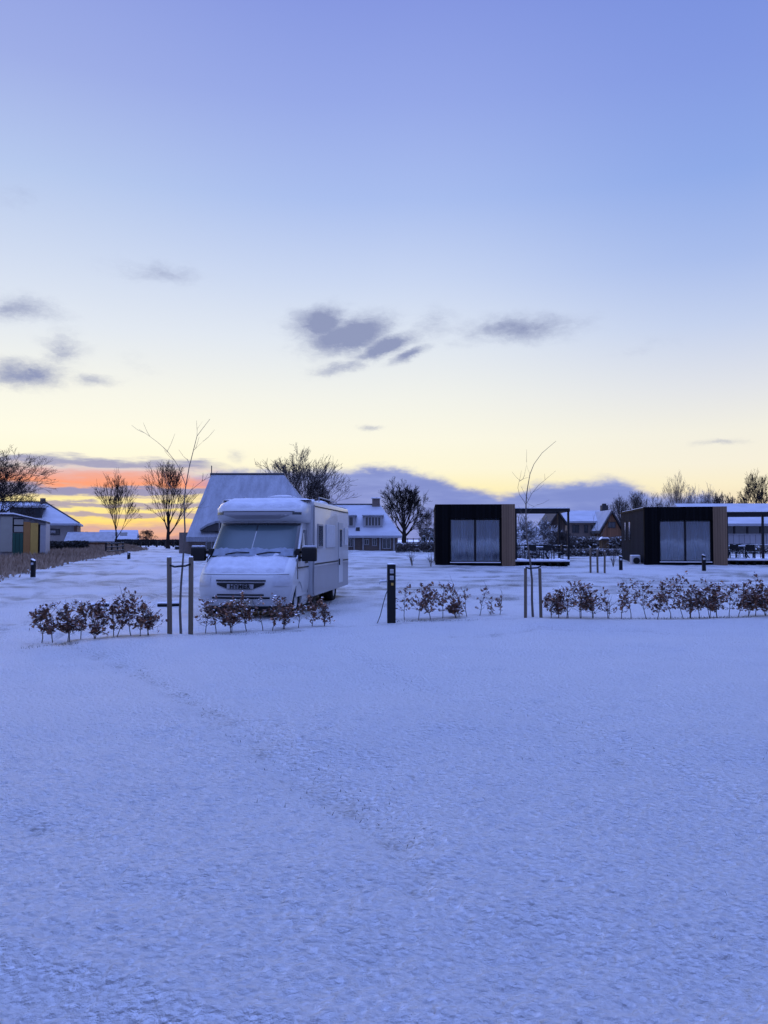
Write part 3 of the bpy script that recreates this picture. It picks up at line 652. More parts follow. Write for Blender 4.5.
# ------------------------------------------------------------------ beech hedge plants
ORD = ['first','second','third','fourth','fifth','sixth','seventh','eighth','ninth','tenth','eleventh','twelfth','thirteenth','fourteenth','fifteenth','sixteenth','seventeenth','eighteenth','nineteenth','twentieth','twenty-first','twenty-second','twenty-third','twenty-fourth']
def beech(px, by, ty, full, seed, label, group):
    rnd = random.Random(seed); p0 = onground(px, by); Z = p0.y
    h = (by-ty)*Z/F
    root = empty('beech_plant', p0 - Vector((0,0,.02)), 0, label, 'hedge plant', group)
    st = MB(); lf = MB()
    tips = []
    nst = 1 if full < .5 else rnd.choice((1,2))
    for s in range(nst):
        d = Vector((rnd.gauss(0,.10), rnd.gauss(0,.10), 1)); q = Vector((rnd.uniform(-.03,.03),0,0)); pts=[q.copy()]; n = 7
        hs = h*.84*(1 if s == 0 else rnd.uniform(.6,.9))
        for i in range(n):
            d = (d + Vector((rnd.gauss(0,.10), rnd.gauss(0,.10), .1))).normalized(); q = q + d*hs/n; pts.append(q.copy())
        st.tube(pts, [.009-.0008*i for i in range(n+1)], 5)
        for i in range(2, n+1):
            for b in range(4 if full > .6 else 2):
                if i == n and rnd.random() < .5: continue
                a = rnd.random()*6.28; L = h*rnd.uniform(.22,.54)*(1.15-.5*i/n)*(1 if full > .4 else .7); bd = Vector((math.cos(a), math.sin(a)*.8, rnd.uniform(.25,.9))).normalized()
                b0 = pts[i]; b1 = b0+bd*L*.5; b2 = b1+(bd+Vector((0,0,.25))).normalized()*L*.5
                st.tube([b0,b1,b2], [.004,.003,.002], 3, False)
                for k in range(5):
                    tips.append(b0.lerp(b1, k/5*.8+.3) if k < 2 else b1.lerp(b2, (k-2)/2.))
                for k in range(2):
                    sd = (bd + Vector((rnd.gauss(0,.8), rnd.gauss(0,.8), rnd.gauss(0,.5)))).normalized()*L*.35
                    st.tube([b1, b1+sd], [.002,.0015], 3, False); tips += [b1+sd, b1+sd*.6]
    for k in range(rnd.choice((1,2,2,3))):
        b = pts[-1-rnd.randrange(3)]; d = Vector((rnd.gauss(0,.35), rnd.gauss(0,.35), 1)).normalized(); L = h*rnd.uniform(.12,.3)
        st.tube([b, b+d*L*.5, b+d*L+Vector((rnd.gauss(0,.02),0,0))], [.004,.003,.0015], 3, False)
    nl = int(len(tips)*(.3+1.3*full))
    for i in range(nl):
        t = rnd.choice(tips); 
        if t.z < h*.12: continue
        if mnoise.noise(t*5+Vector((seed,0,0))) < -.28+ .2*(1-full): continue
        c = t + Vector((rnd.gauss(0,.016), rnd.gauss(0,.016), rnd.gauss(0,.016)))
        a = Vector((rnd.gauss(0,1), rnd.gauss(0,1), rnd.gauss(-.5,.6))).normalized(); b = a.cross(Vector((rnd.gauss(0,.5), rnd.gauss(0,.5), 1))).normalized(); nn = a.cross(b)
        s = rnd.uniform(.020,.043)
        vs = [c-a*s, c-a*s*.4+b*s*.55+nn*s*.2, c+a*s*.45+b*s*.5+nn*s*.15, c+a*s*1.1, c+a*s*.45-b*s*.5+nn*s*.15, c-a*s*.4-b*s*.55+nn*s*.2]
        lf.mi = 1 if rnd.random() < .22 else 0
        lf.add(vs, [(0,1,2,3),(0,3,4,5)])
    st.build('stem', M['stem'], root, fixn=False)
    if lf.f: lf.build('leaves', [M['leaf'], M['leaf_warm']], root, fixn=False)
rows = [
 ('beech plants left of the tall staked tree', 'beech plant from the left, left of the tall staked tree',
   [(44,641,606,.8),(54,641,600,1),(70,640,600,1),(83,640,598,.9),(98,639,602,1),(116,638,594,1),(132,637,588,1),(150,636,600,.8),(141,636.5,606,.6)]),
 ('beech plants in front of the motorhome', 'beech plant from the left in front of the motorhome',
   [(205,633,602,.15),(218,633,594,.7),(232,632,600,1),(248,631,594,.9),(262,630,592,.6),(274,630,598,.25),(284,629,594,.7),(299,628,598,.25),(313,627,597,.75),(324,627,602,.5)]),
 ('beech plants between service post and thin staked tree', 'beech plant from the service post, before the first cabin',
   [(404,619,583,.6),(418,619,580,1),(429,619,588,1),(443,618.5,583,.8),(455,618.5,600,.9),(458,618,578,.35),(467,618,586,.45),(479,617.5,584,.2),(490,617,596,.12),(500,617,590,.35)]),
 ('beech plants right of the thin staked tree', 'beech plant right of the thin staked tree',
   [(550,619,588,.6),(558,619,584,.8),(567,619,582,.5),(580,619,578,.8),(592,618.5,583,.8),(607,618.5,586,.5),(621,618.5,592,.4),(631,618,576,1),(646,618,580,.9),(656,618,590,.9),(669,617.5,578,.9),(682,617.5,576,1),(690,617,584,1),(699,617,588,1),(708,617,578,1),(717,617,582,1),(727,616.5,582,1),(737,616.5,588,1),(746,616,582,1),(755,616,576,1),(765,616,582,1),(776,616,580,1)]),
]
sd_ = 100
for grp, phrase, pl in rows:
    pl = sorted(pl)
    for k, (px, by, ty, fu) in enumerate(pl):
        look = 'full brown-leaved' if fu > .75 else ('brown-leaved' if fu > .4 else 'almost bare')
        sd_ += 1
        beech(px, by, ty-2, fu, sd_, '%s %s %s' % (look, ORD[k], phrase), grp)

# ------------------------------------------------------------------ staked trees
def polyline_px(pp, Z): return [at(a, b, Z) for a, b in pp]
def staked(name, label, base_px, stakes, trunk, r0, branches, ties, m='stem', group=None, stake_label=None):
    Z = Zat(base_px[1]); g = G(0, Z); o0 = Vector((X(base_px[0], Z), Z, g-.03))
    root = empty(name, o0, 0, label, 'tree', group); t = MB(); c = MB(); rnd = random.Random(int(base_px[0]))
    tp = [p-o0 for p in polyline_px(trunk, Z)]; n = len(tp)
    tp[0].z = 0
    t.tube(tp, [r0*(.12+.88*(1-i/(n-1))**1.5) for i in range(n)], 7); t.build('trunk', M[m], root)
    for br in branches:
        pp = [p-o0 for p in polyline_px(br[0], Z)]; dz = rnd.uniform(-.35,.35)
        for i, p in enumerate(pp): p.y += dz*i/(len(pp)-1)
        c.tube(pp, [br[1]*.62*(1-.7*i/(len(pp)-1)) for i in range(len(pp))], 5)
        for k in range(br[2]):
            i = rnd.randrange(len(pp)-1); b = pp[i].lerp(pp[i+1], rnd.random()); d = (pp[i+1]-pp[i]).normalized()
            d = (d + Vector((rnd.gauss(0,.6), rnd.gauss(0,.6), rnd.gauss(.1,.3)))).normalized(); L = rnd.uniform(.12,.35)
            c.tube([b, b+d*L*.5, b+d*L+Vector((0,0,.04))], [.004,.003,.002], 3, False)
    c.build('crown', M[m], root, fixn=False)
    S = []
    for k, (sx_, ty, by, rr) in enumerate(stakes):
        Zs = Z + (.0 if by is None else 0); p = Vector((X(sx_, Z), Z-.05, g-.05)); h = H(ty, Z)-p.z
        mb = MB(); mb.tube([(0,0,0),(0,0,h-.02),(0,0,h)], [rr, rr*.98, rr*.8], 10); S.append(p)
        so_ = mb.build('tree_stake', M['stake'], smooth=True, loc=p); so_.rotation_euler = (R(rnd.uniform(-1,1)), R(rnd.uniform(-1,1)), 0)
        sm = MB(); sm.tube([(0,0,h),(0,0,h+.02)], [rr*.9, rr*.5], 8); sm.build('snow_cap', M['snowcap'], so_)
        tag(so_, stake_label[k], 'stake', group and 'stakes beside planted trees')
    for ty in ties:
        a = Vector((S[0].x, Z-.05-0.05, H(ty, Z))); b = Vector((S[-1].x, Z-.1, H(ty, Z)+.02)); mb = MB()
        mid = Vector((o0.x, Z-.06, H(ty, Z)-.02))
        mb.tube([a-o0, (a-o0).lerp(mid-o0,.5)+Vector((0,0,-.02)), mid-o0, (mid-o0).lerp(b-o0,.5)+Vector((0,0,-.015)), b-o0], .016, 6)
        mb.build('tie', M['rubber'], root, smooth=True)
staked('young_tree', 'tall thin bare young tree tied between two stakes beside the motorhome', (181,634), [(171.5,557,634,.045),(192.2,557,634,.045)],
    [(181,634),(180,610),(181,585),(183,560),(185,530),(184,505),(185.5,488),(189,468),(194,448),(197,436),(203,428),(210,419)], .025,
    [([(186,486),(182,476),(179,468),(174,460),(166,450),(157,442),(146,434),(138,429)], .011, 7), ([(184,502),(178,492),(170,484),(165,472)], .008, 4),
     ([(185,498),(192,490),(203,482),(214,476)], .009, 5), ([(184,520),(190,512),(196,508),(204,506)], .006, 3), ([(190,466),(186,460),(182,456)], .005, 2), ([(194,450),(199,446),(204,442)], .005, 2),
     ([(184,515),(177,508),(173,500)], .005, 2), ([(197,436),(196,428),(200,420)], .005, 1)], [565],
    stake_label=['round wooden stake left of the tall young tree by the motorhome', 'round wooden stake right of the tall young tree, nearer the motorhome'])
staked('young_tree', 'thin bare young tree with snapped curved tips tied between two stakes by the first pergola', (532.5,619), [(524.5,568,619,.034),(540,568,619,.034)],
    [(533,619),(532,600),(532,580),(530,560),(527,540),(526,520),(526,505),(526.5,495),(528,485),(530,474),(534,464),(542,453),(549,447),(556,441)], .028,
    [([(526.5,506),(523,500),(519,495),(517,488),(518,482),(523,479),(527,478)], .009, 4), ([(527,503),(531,494),(537,486),(545,479),(553,472)], .009, 4), ([(526,520),(522,514),(519,508)], .005, 2),
     ([(527,515),(531,508),(535,505)], .005, 2), ([(530,474),(527,468),(526,462)], .004, 1)], [567],
    stake_label=['wooden stake left of the thin young tree by the first pergola', 'wooden stake right of the thin young tree by the first pergola'])
# small planted trees between the cabins
staked('young_tree', 'small bare sapling between three stakes in front of the brick gable house', (597,573), [(590,547,573,.045),(597,549,573,.045),(604,551,573,.045)],
    [(598,573),(598,560),(597,545),(598,532),(597,520)], .03, [([(598,545),(593,536),(588,526)], .02, 9), ([(598,540),(603,532),(609,522)], .02, 9), ([(597,532),(594,525),(595,516)], .016, 6), ([(598,552),(604,545),(610,538)], .018, 6)], [556],
    stake_label=['leftmost of three stakes between the two cabins', 'middle of three stakes between the two cabins', 'rightmost of three stakes between the two cabins'])
def small_bare(px, by, ty, label, seed):
    rnd = random.Random(seed); p = onground(px, by); h = (by-ty)*p.y/F
    root = empty('bare_shrub', p, 0, label, 'shrub', 'small bare shrubs'); c = MB()
    for k in range(9):
        a = rnd.random()*6.28; d = Vector((math.cos(a)*.3, math.sin(a)*.3, 1)); L = h*rnd.uniform(.5,1)
        c.tube([(0,0,-.03), d*L*.4, d*L*.8+Vector((0,0,L*.2))], [.012,.009,.005], 4, False)
        for j in range(4):
            b = d*L*rnd.uniform(.3,.9); c.tube([b, b+Vector((rnd.gauss(0,.12), rnd.gauss(0,.12), .15))], [.006,.004], 3, False)
    c.build('branches', M['stem'], root, fixn=False)
small_bare(412, 566, 548, 'small bare shrub in the snow left of the first cabin', 3)
small_bare(431, 567, 552, 'small bare shrub at the foot of the first cabin', 4)
small_bare(613, 567, 546, 'small bare shrub beside the bollard at the second cabin', 5)

# ------------------------------------------------------------------ bollards, service post
def bollard(px, by, ty, label):
    p = onground(px, by); h = (by-ty)*p.y/F
    root = empty('bollard', p-Vector((0,0,.02)), R(-8), label, 'bollard', 'short black bollards')
    mb = MB(); w = .075; mb.prism([(-w,0),(w,0),(w,h*.93),(-w,h)], 'y', -w, w); mb.build('post', M['postblack'], root, bevel=.008)
    mb = MB(); mb.prism([(-w*.9,h+.004),(w*.9,h*.93+.004),(w*.75,h*.93+.035),(-w*.75,h+.04)], 'y', -w*.9, w*.9); mb.build('snow_cap', M['snowcap'], root, bevel=.01, smooth=True)
    mb = MB(); mb.box(-w*.7, w*.7, -w-.004, -w+.001, h*.72, h*.84); mb.build('lamp_slot', M['frost'], root)
bollard(33.6, 577.5, 559, 'black bollard in the snow before the dry reeds at the left edge')
bollard(620.5, 570.5, 555.5, 'black bollard at the rear left corner of the second cabin')
bollard(703.5, 571.5, 554.5, 'black bollard in front of the second cabin glass doors')
bollard(129, 559, 552, 'small dark bollard at the far end of the dry reeds')
def service_post():
    p = onground(391.3, 623); root = empty('service_post', p-Vector((0,0,.03)), R(4), 'black square service post with two sockets and a snow capped tap beside the motorhome', 'service post')
    h = 58.5*p.y/F+.03; w = .083
    mb = MB(); mb.box(-w, w, -w, w, 0, h); mb.build('post', M['blackplastic'], root, bevel=.006)
    mb = MB(); mb.box(-w*.92, w*.92, -w*.92, w*.92, h+.001, h+.022); mb.build('snow_cap', M['snowcap'], root, bevel=.012, smooth=True)
    for z in (h-.13, h-.265):
        mb = MB(); mb.box(-.035, .040, -w-.014, -w+.001, z-.045, z+.04); s = mb.build('socket', M['frost'], root, bevel=.006)
        mb = MB(); mb.box(-.032, .037, -w-.03, -w-.015, z+.0, z+.036); mb.build('cover_flap', M['acwhite'], s, bevel=.004)
    mb = MB(); mb.box(-.01, .035, -w-.008, -w+.001, h-.42, h-.37); mb.build('label_plate', M['yellow'], root)
    mb = MB(); z = h-.345; mb.tube([(-w,0,z),(-w-.10,-.01,z),(-w-.15,-.01,z-.01),(-w-.16,-.01,z-.05)], [.014,.014,.016,.014], 8); mb.tube([(-w-.09,-.01,z),(-w-.09,-.01,z+.05)], .009, 6); mb.tube([(-w-.13,-.01,z+.05),(-w-.05,-.01,z+.05)], .009, 6)
    t = mb.build('tap', M['frost'], root, smooth=True)
    mb = MB(); mb.tube([(-w-.02,-.01,z+.018),(-w-.15,-.01,z+.016)], [.014,.017], 7); mb.build('snow_strip', M['snowcap'], t)
    mb = MB(); mb.tube([(-w-.002,0,z-.2),(-w-.03,-.02,z-.26),(-w-.08,-.06,z-.42),(-w-.15,-.1,.2),(-w-.21,-.12,.05),(-w-.28,-.13,.03)], .009, 6); mb.build('cable', M['blackmetal'], root, smooth=True)
service_post()

# ------------------------------------------------------------------ edging log behind hedge
def edging():
    for (a, b, lb) in (((89,605.5),(110,604.5),'dark timber kerb piece in the snow behind the left beech plants'), ((158,604.5),(181,604),'dark timber kerb piece lying behind the tall staked tree')):
        p = onground(*a); q = onground(*b); mb = MB(); d = q-p; L = d.length
        mb.box(0, L, -.05, .05, -.05, .03); o = mb.build('timber_edging', M['blackmetal'], loc=p, rz=math.atan2(d.y, d.x), bevel=.02); tag(o, lb, 'edging')
        rnd = random.Random(2); mb = MB(); x = 0
        while x < L:
            w = rnd.uniform(.3,.9); mb.box(x, min(L, x+w), -.045, .046, .031, .031+rnd.uniform(.015,.035)); x += w+rnd.uniform(.05,.3)
        mb.build('snow_strip', M['snowcap'], o, bevel=.012, smooth=True)
edging()

# ------------------------------------------------------------------ motorhome
ST = [(.18,.14,.92,.34),(.34,.03,.965,.35),(.60,.0,1.0,.35),(.80,.03,1.01,.36),(.95,.09,1.01,.38),(1.08,.22,1.005,.40),(1.22,.46,.99,.38),(1.30,.62,.985,.34),(2.12,1.36,.93,.26)]
def stn(z, S=ST):
    for a, b in zip(S[:-1], S[1:]):
        if z <= b[0] or b is S[-1]:
            t = max(0, min(1, (z-a[0])/(b[0]-a[0]))); return [a[i]*(1-t)+b[i]*t for i in range(4)]
def cabpt(z, t, off=0, S=ST):
    _, yf, hw, d = stn(z, S)
    x = hw*t; y = yf + d*abs(t)**4.5
    nx = d*4.5*abs(t)**3.5*(1 if t > 0 else -1)/hw; n = Vector((nx, -1, 0)).normalized()
    _, y2, _, _ = stn(z+.02, S); _, y1, _, _ = stn(z-.02, S); sl_ = (y2-y1)/.04
    n = Vector((n.x, n.y, max(0, sl_)*.9)).normalized()
    return Vector((x, y, z)) + n*off
def ushell(S, yb, hwb=None, zs=None, nt_=28):
    """closed solid from horizontal U sections"""
    mb = MB(); rows = []
    zs = zs or [s[0] for s in S]
    for z in zs:
        row = [cabpt(z, -1+2*i/nt_, 0, S) for i in range(nt_+1)]
        hw = stn(z, S)[2]; hb = hwb if hwb else hw
        ye = row[-1].y
        side = [Vector((hw+(hb-hw)*k/3, ye+(yb-ye)*k/3, z)) for k in (1,2,3)]
        left = [Vector((-v.x, v.y, v.z)) for v in reversed(side)]
        rows.append(left + row + side)
    n = len(rows[0]); vs = [v for r in rows for v in r]; fs = []
    for j in range(len(rows)-1):
        for i in range(n):
            a = j*n+i; b = j*n+(i+1) % n; fs.append((a, b, b+n, a+n))
    fs.append(tuple(range(n))[::-1]); m = (len(rows)-1)*n; fs.append(tuple(range(m, m+n)))
    mb.add(vs, fs); return mb
def patch(z0, z1, t0, t1, off, nz_=10, ntt=16, edge=None, back=None):
    mb = MB(); vs = []; 
    for j in range(nz_+1):
        for i in range(ntt+1):
            t = t0+(t1-t0)*i/ntt; za = z0(t) if callable(z0) else z0; zb = z1(t) if callable(z1) else z1
            vs.append(cabpt(za+(zb-za)*j/nz_, t, off(j/nz_, i/ntt) if callable(off) else off))
    fs = [(j*(ntt+1)+i, j*(ntt+1)+i+1, (j+1)*(ntt+1)+i+1, (j+1)*(ntt+1)+i) for j in range(nz_) for i in range(ntt)]
    mb.add(vs, fs); return mb
def boolean_cut(o, cutters):
    for c in cutters:
        m = o.modifiers.new('cut', 'BOOLEAN'); m.operation = 'DIFFERENCE'; m.object = c; m.solver = 'EXACT'
    bpy.context.view_layer.update(); dg = bpy.context.evaluated_depsgraph_get()
    me = bpy.data.meshes.new_from_object(o.evaluated_get(dg)); 
    o.modifiers.clear(); o.data = me
    try: me.set_sharp_from_angle(angle=R(35))
    except Exception: pass
def motorhome():
    Zf = 16.6; root = empty('motorhome', (X(240.5, Zf), Zf, 0), R(-7.2), 'white low-profile motorhome with snow on bonnet and roof, parked behind the beech plants', 'motorhome')
    zs = [.18,.26,.34,.48,.60,.70,.80,.88,.95,1.02,1.08,1.15,1.22,1.26,1.30,1.45,1.6,1.8,2.0,2.12]
    cab = ushell(ST, 2.05, None, zs).build('cab', M['white'], root, smooth=True, ang=50)
    prof = [(1.95,.34),(5.3,.34),(6.3,.50),(6.66,.72),(6.72,1.0),(6.74,2.5),(6.62,2.64),(1.95,2.66)]
    root.scale = (1.05, 1.03, 1.0)
    mb = MB(); mb.prism(prof, 'x', -1.09, 1.11); body = mb.build('body', M['white'], root, bevel=.06, seg=3, smooth=True)
    S2 = [(2.10,1.42,.94,.22),(2.16,1.24,.98,.28),(2.28,1.14,1.0,.30),(2.42,1.17,1.005,.32),(2.54,1.31,.995,.34),(2.63,1.55,.975,.36),(2.685,1.86,.95,.26)]
    oc = ushell(S2, 2.15, 1.085, [2.10,2.13,2.16,2.22,2.28,2.35,2.42,2.48,2.54,2.59,2.63,2.66,2.685]).build('overcab', M['white'], root, smooth=True, ang=50)
    # wheel arches
    cut = []
    for y in (.95, 4.75):
        for s in (-1, 1):
            mb = MB(); mb.cyl((s*1.02-.40, y, .33), .43, .8, 28, 'x'); c = mb.build('cutter', M['black']); cut.append(c)
            c.parent = root
    boolean_cut(cab, cut[:2]); boolean_cut(body, cut[2:])
    for c in cut: bpy.data.objects.remove(c)
    for y in (.95, 4.75):
        for s in (-1, 1):
            cx = s*(.97 if y < 2 else 1.08)
            # liner
            mb = MB(); a = cx-s*.34; mb.cyl((min(a, a+s*.02), y, .33), .425, .02, 24, 'x')
            mb.build('wheel_well', M['rubber'], root)
            mb = MB(); w0 = cx-s*.24; prof_ = [(0,.20),(0,.30),(.02,.33),(.05,.345),(.16,.345),(.20,.33),(.22,.30),(.22,.20)]
            n = 28; vs = []; 
            for k in range(n):
                t = 2*math.pi*k/n
                for (u, r) in prof_: vs.append((w0+s*u, y+r*math.cos(t), .34+r*math.sin(t)))
            q = len(prof_); fs = [(k*q+i, ((k+1)%n)*q+i, ((k+1)%n)*q+i+1, k*q+i+1) for k in range(n) for i in range(q-1)]
            mb.add(vs, fs); wh = mb.build('wheel', M['rubber'], root, smooth=True)
            mb = MB(); mb.cyl((min(w0+s*.14, w0+s*.20), y, .34), .205, .06, 20, 'x'); mb.build('hubcap', M['frost'], wh, bevel=.015)
    # underbody
    mb = MB(); mb.box(-.8,.8,.4,6.2,.22,.4); mb.build('chassis', M['rubber'], root)
    # front apron
    patch(.17,.27,-.96,.96,.012).build('lower_bumper', M['blackplastic'], root, smooth=True)
    # grille area
    g = patch(lambda t: .635+.10*max(0,abs(t)-.25)/.25, .775, -.5, .5, .014, 4, 20).build('grille', M['blackplastic'], root, smooth=True)
    def solid_patch(z0, z1, t0, t1, o0, o1, name, m, parent):
        a = patch(z0, z1, t0, t1, o1, 3, 12).build(name, m, parent); return a
    patch(.645,.745,-.28,.28,.022,2,8).build('badge_plate', M['silver'], g, smooth=True)
    patch(.80,.835,-.52,.52,.02,2,16).build('grille_trim', M['blackplastic'], g, smooth=True)
    patch(.50,.535,-.5,.5,.016,2,16).build('lower_grille', M['blackplastic'], root, smooth=True)
    patch(.43,.47,-.62,.62,.016,2,16).build('lower_grille', M['blackplastic'], root, smooth=True)
    mb = MB(); mb.box(-.26,.26,-.03,-.005,.30,.42); mb.build('number_plate', M['cream'], root, bevel=.004)
    cu = bpy.data.curves.new('badge', 'FONT'); cu.body = 'HYMER'; cu.size = .125; cu.extrude = .004; cu.offset = .004; cu.align_x = 'CENTER'; cu.align_y = 'CENTER'; cu.space_character = 1.12
    to = bpy.data.objects.new('badge_src', cu); COL.objects.link(to); bpy.context.view_layer.update()
    me = bpy.data.meshes.new_from_object(to.evaluated_get(bpy.context.evaluated_depsgraph_get())); bpy.data.objects.remove(to)
    me.materials.clear(); me.materials.append(M['blackplastic'])
    b = bpy.data.objects.new('badge_lettering', me); COL.objects.link(b); b.parent = g; b.location = (0,-.030,.695); b.rotation_euler = (R(84),0,0); b.scale = (1.0,1,1)
    for s in (-1, 1):
        patch(.70,.92, s*.66 if s > 0 else -.95, .95 if s > 0 else -.66, .008, 6, 8).build('headlight', M['lamp_frost'], root, smooth=True)
        patch(.38,.48, s*.66 if s > 0 else -.86, .86 if s > 0 else -.66, .012, 3, 6).build('fog_lamp', M['frost'], root, smooth=True)
    # windscreen: black surround, two blinds behind glass
    ws = patch(1.31,2.09,-.97,.97,.006,10,24).build('windscreen', M['darkglass'], root, smooth=True)
    def arcz(t): return 2.04-.02*t*t
    patch(1.34, arcz,-.91,-.015,.011,10,16).build('blind', M['blind'], ws, smooth=True)
    patch(1.34, arcz,.015,.91,.011,10,16).build('blind', M['blind'], ws, smooth=True)
    for x0, x1, t in ((-.55,-.02,0),(.15,.66,0)):
        mb = MB(); p = cabpt(1.36, x0, .03); q = cabpt(1.40, x1, .03); mb.tube([p, (p+q)/2+Vector((0,0,.03)), q], .012, 5); mb.build('wiper', M['blackplastic'], root)
    rnd = random.Random(3)
    fr = lambda t: 1.50+.05*mnoise.noise(Vector((t*4, 1, 0)))+.03*mnoise.noise(Vector((t*13, 5, 0)))
    patch(1.33, fr, -.90, .90, lambda a,b: .016+.006*(1-a), 6, 60).build('frost_band', mat('frost_film', (.15,.18,.23), .7, .5, 9), root, smooth=True)
    # snow blanket on the bonnet reaching up the glass
    tz = lambda t: 1.40+.07*mnoise.noise(Vector((t*3.1, 2, 0)))+.05*mnoise.noise(Vector((t*8, 3, 0)))+(.05 if t > .1 else -.02)-.25*max(0, abs(t)-.75)
    def so_(a, b):
        e = min(a, 1-a)*6; e2 = min(b, 1-b)*8
        return -.004+.022*min(1, e)**.6*min(1, e2)**.6*(1+.5*mnoise.noise(Vector((b*9, a*4, 7))))
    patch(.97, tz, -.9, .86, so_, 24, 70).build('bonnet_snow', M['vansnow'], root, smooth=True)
    # seams of the bonnet
    patch(.945,.953,-.93,.93,.004,1,24).build('bonnet_seam', M['blackplastic'], root)
    # overcab features
    def opatch(z0, z1, t0, t1, off, nz_=6, ntt=16):
        vs = [cabpt((z0(t) if callable(z0) else z0)+((z1(t) if callable(z1) else z1)-(z0(t) if callable(z0) else z0))*j/nz_, t, off, S2) for j in range(nz_+1) for t in [t0+(t1-t0)*i/ntt for i in range(ntt+1)]]
        mb = MB(); mb.add(vs, [(j*(ntt+1)+i, j*(ntt+1)+i+1, (j+1)*(ntt+1)+i+1, (j+1)*(ntt+1)+i) for j in range(nz_) for i in range(ntt)]); return mb
    opatch(lambda t: 2.19+.10*max(0,abs(t)-.5)/.3, 2.36,-.80,.80,.006).build('front_recess', M['silver'], oc, smooth=True)
    opatch(2.352,2.366,-.82,.82,.012,2,20).build('recess_edge', M['blackplastic'], oc, smooth=True)
    for s in (-1, 1):
        a, b_ = (.78,.95) if s > 0 else (-.95,-.78)
        opatch(2.29,2.345,a,b_,.012,3,6).build('marker_lamp', M['darkglass'], oc, smooth=True)
    # snow on roof
    def slab(x0,x1,y0,y1,z,h,n1,n2,sd):
        mb = MB(); vs = []; fs = []
        for j in range(n2+1):
            for i in range(n1+1):
                u = i/n1; v = j/n2; e = min(1, min(u,1-u)*n1/2.)*min(1, min(v,1-v)*n2/2.)
                vs.append((x0+(x1-x0)*u, y0+(y1-y0)*v, z+(h*(1+.4*mnoise.noise(Vector((u*6, v*9, sd)))) if e > 0 else 0)*e**.5))
        fs = [(j*(n1+1)+i, j*(n1+1)+i+1, (j+1)*(n1+1)+i+1, (j+1)*(n1+1)+i) for j in range(n2) for i in range(n1)]
        mb.add(vs, fs); return mb
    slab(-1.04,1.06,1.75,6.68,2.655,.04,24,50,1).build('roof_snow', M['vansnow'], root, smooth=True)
    def osn(t0, t1):
        vs = []
        nz_, nt2 = 8, 30
        for j in range(nz_+1):
            for i in range(nt2+1):
                z = 2.42+(2.685-2.42)*j/nz_; e = min(j/2.,1)*min(1, min(i, nt2-i)/2.); vs.append(cabpt(z, t0+(t1-t0)*i/nt2, -.003+.018*e, S2)+Vector((0,0,.012*e)))
        mb = MB(); mb.add(vs, [(j*(nt2+1)+i, j*(nt2+1)+i+1, (j+1)*(nt2+1)+i+1, (j+1)*(nt2+1)+i) for j in range(nz_) for i in range(nt2)]); return mb
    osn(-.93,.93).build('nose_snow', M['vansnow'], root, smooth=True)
    for (x, y, w) in ((.15,2.9,.32),(-.3,4.6,.28),(.45,5.8,.2)):
        mb = MB(); mb.box(x-w, x+w, y-w, y+w, 2.65, 2.79); h = mb.build('roof_hatch', M['frost'], root, bevel=.03)
        slab(x-w*.95, x+w*.95, y-w*.95, y+w*.95, 2.789, .05, 6, 6, y).build('hatch_snow', M['vansnow'], h, smooth=True)
    for x in (-.95,.95):
        mb = MB(); mb.tube([(x,3.3,2.66),(x,3.3,2.8),(x,5.6,2.8),(x,5.6,2.66)], .015, 6); mb.build('roof_rail', M['silver'], root)
    # right hand side details (x = +) and mirrored
    for s in (1, -1):
        bx = 1.113 if s > 0 else -1.093
        def side(y0,y1,z0,z1,name,m,d=.012,par=root,bev=.02,x=None):
            xx = bx if x is None else x
            mb = MB(); mb.box(min(xx, xx+s*d), max(xx, xx+s*d), y0, y1, z0, z1); return mb.build(name, m, par, bevel=min(bev, d*.45), seg=2)
        side(2.0,6.6,.36,1.06,'lower_panel',M['silver'],.004)
        side(2.0,6.6,1.10,1.135,'side_stripe',M['blackplastic'],.008)
        for (y0,y1,z0,z1) in ((2.35,2.95,1.5,2.1),(3.35,4.5,1.5,2.1)):
            w = side(y0,y1,z0,z1,'side_window',M['silver'] if y0 < 3 else M['frost'],.022)
            side(y0+.05,y1-.05,z0+.05,z1-.05,'pane',M['darkglass'] if y0 < 3 else M['frost'],.004,w,.0, x=bx+s*.022)
        d = side(5.05,5.68,.5,2.2,'entrance_door',M['white'],.014)
        side(5.2,5.5,1.5,2.0,'door_window',M['darkglass'],.012,d, x=bx+s*.014)
        side(5.06,5.12,1.0,1.18,'door_handle',M['blackplastic'],.03,d, x=bx+s*.014)
        side(6.0,6.5,1.55,2.05,'vent',M['frost'],.012)
        side(1.98,6.6,2.50,2.53,'roof_trim',M['blackplastic'],.006)
        mb = MB(); mb.tube([(s*1.10,1.97,.4),(s*1.12,1.955,1.2),(s*1.12,1.955,2.55)], .016, 6); mb.build('corner_seam', M['silver'], root)
        # fairing between the nose and the living body
        mb = MB(); f = [(1.40,2.14),(1.97,2.14),(1.97,2.40)]; mb.prism(f, 'x', s*1.0, s*1.05)
        # cab door window (follows the taper) , seams
        def sx_(z): return s*(stn(z)[2]+.006)
        def poly(pts, name, m, off=0, par=root):
            mb = MB(); a = [(sx_(z)+s*off, y, z) for y, z in pts]; b2 = [(sx_(z)+s*(off-.02), y, z) for y, z in pts]; n = len(pts)
            mb.add(a+b2, [tuple(range(n))] + [(i, (i+1) % n, (i+1) % n+n, i+n) for i in range(n)]); return mb.build(name, m, par)
        dr = poly([(.80,.42),(1.86,.42),(1.86,1.32),(1.86,1.98),(1.55,1.98),(1.02,1.42),(.82,1.28)], 'cab_door', M['white'], .002)
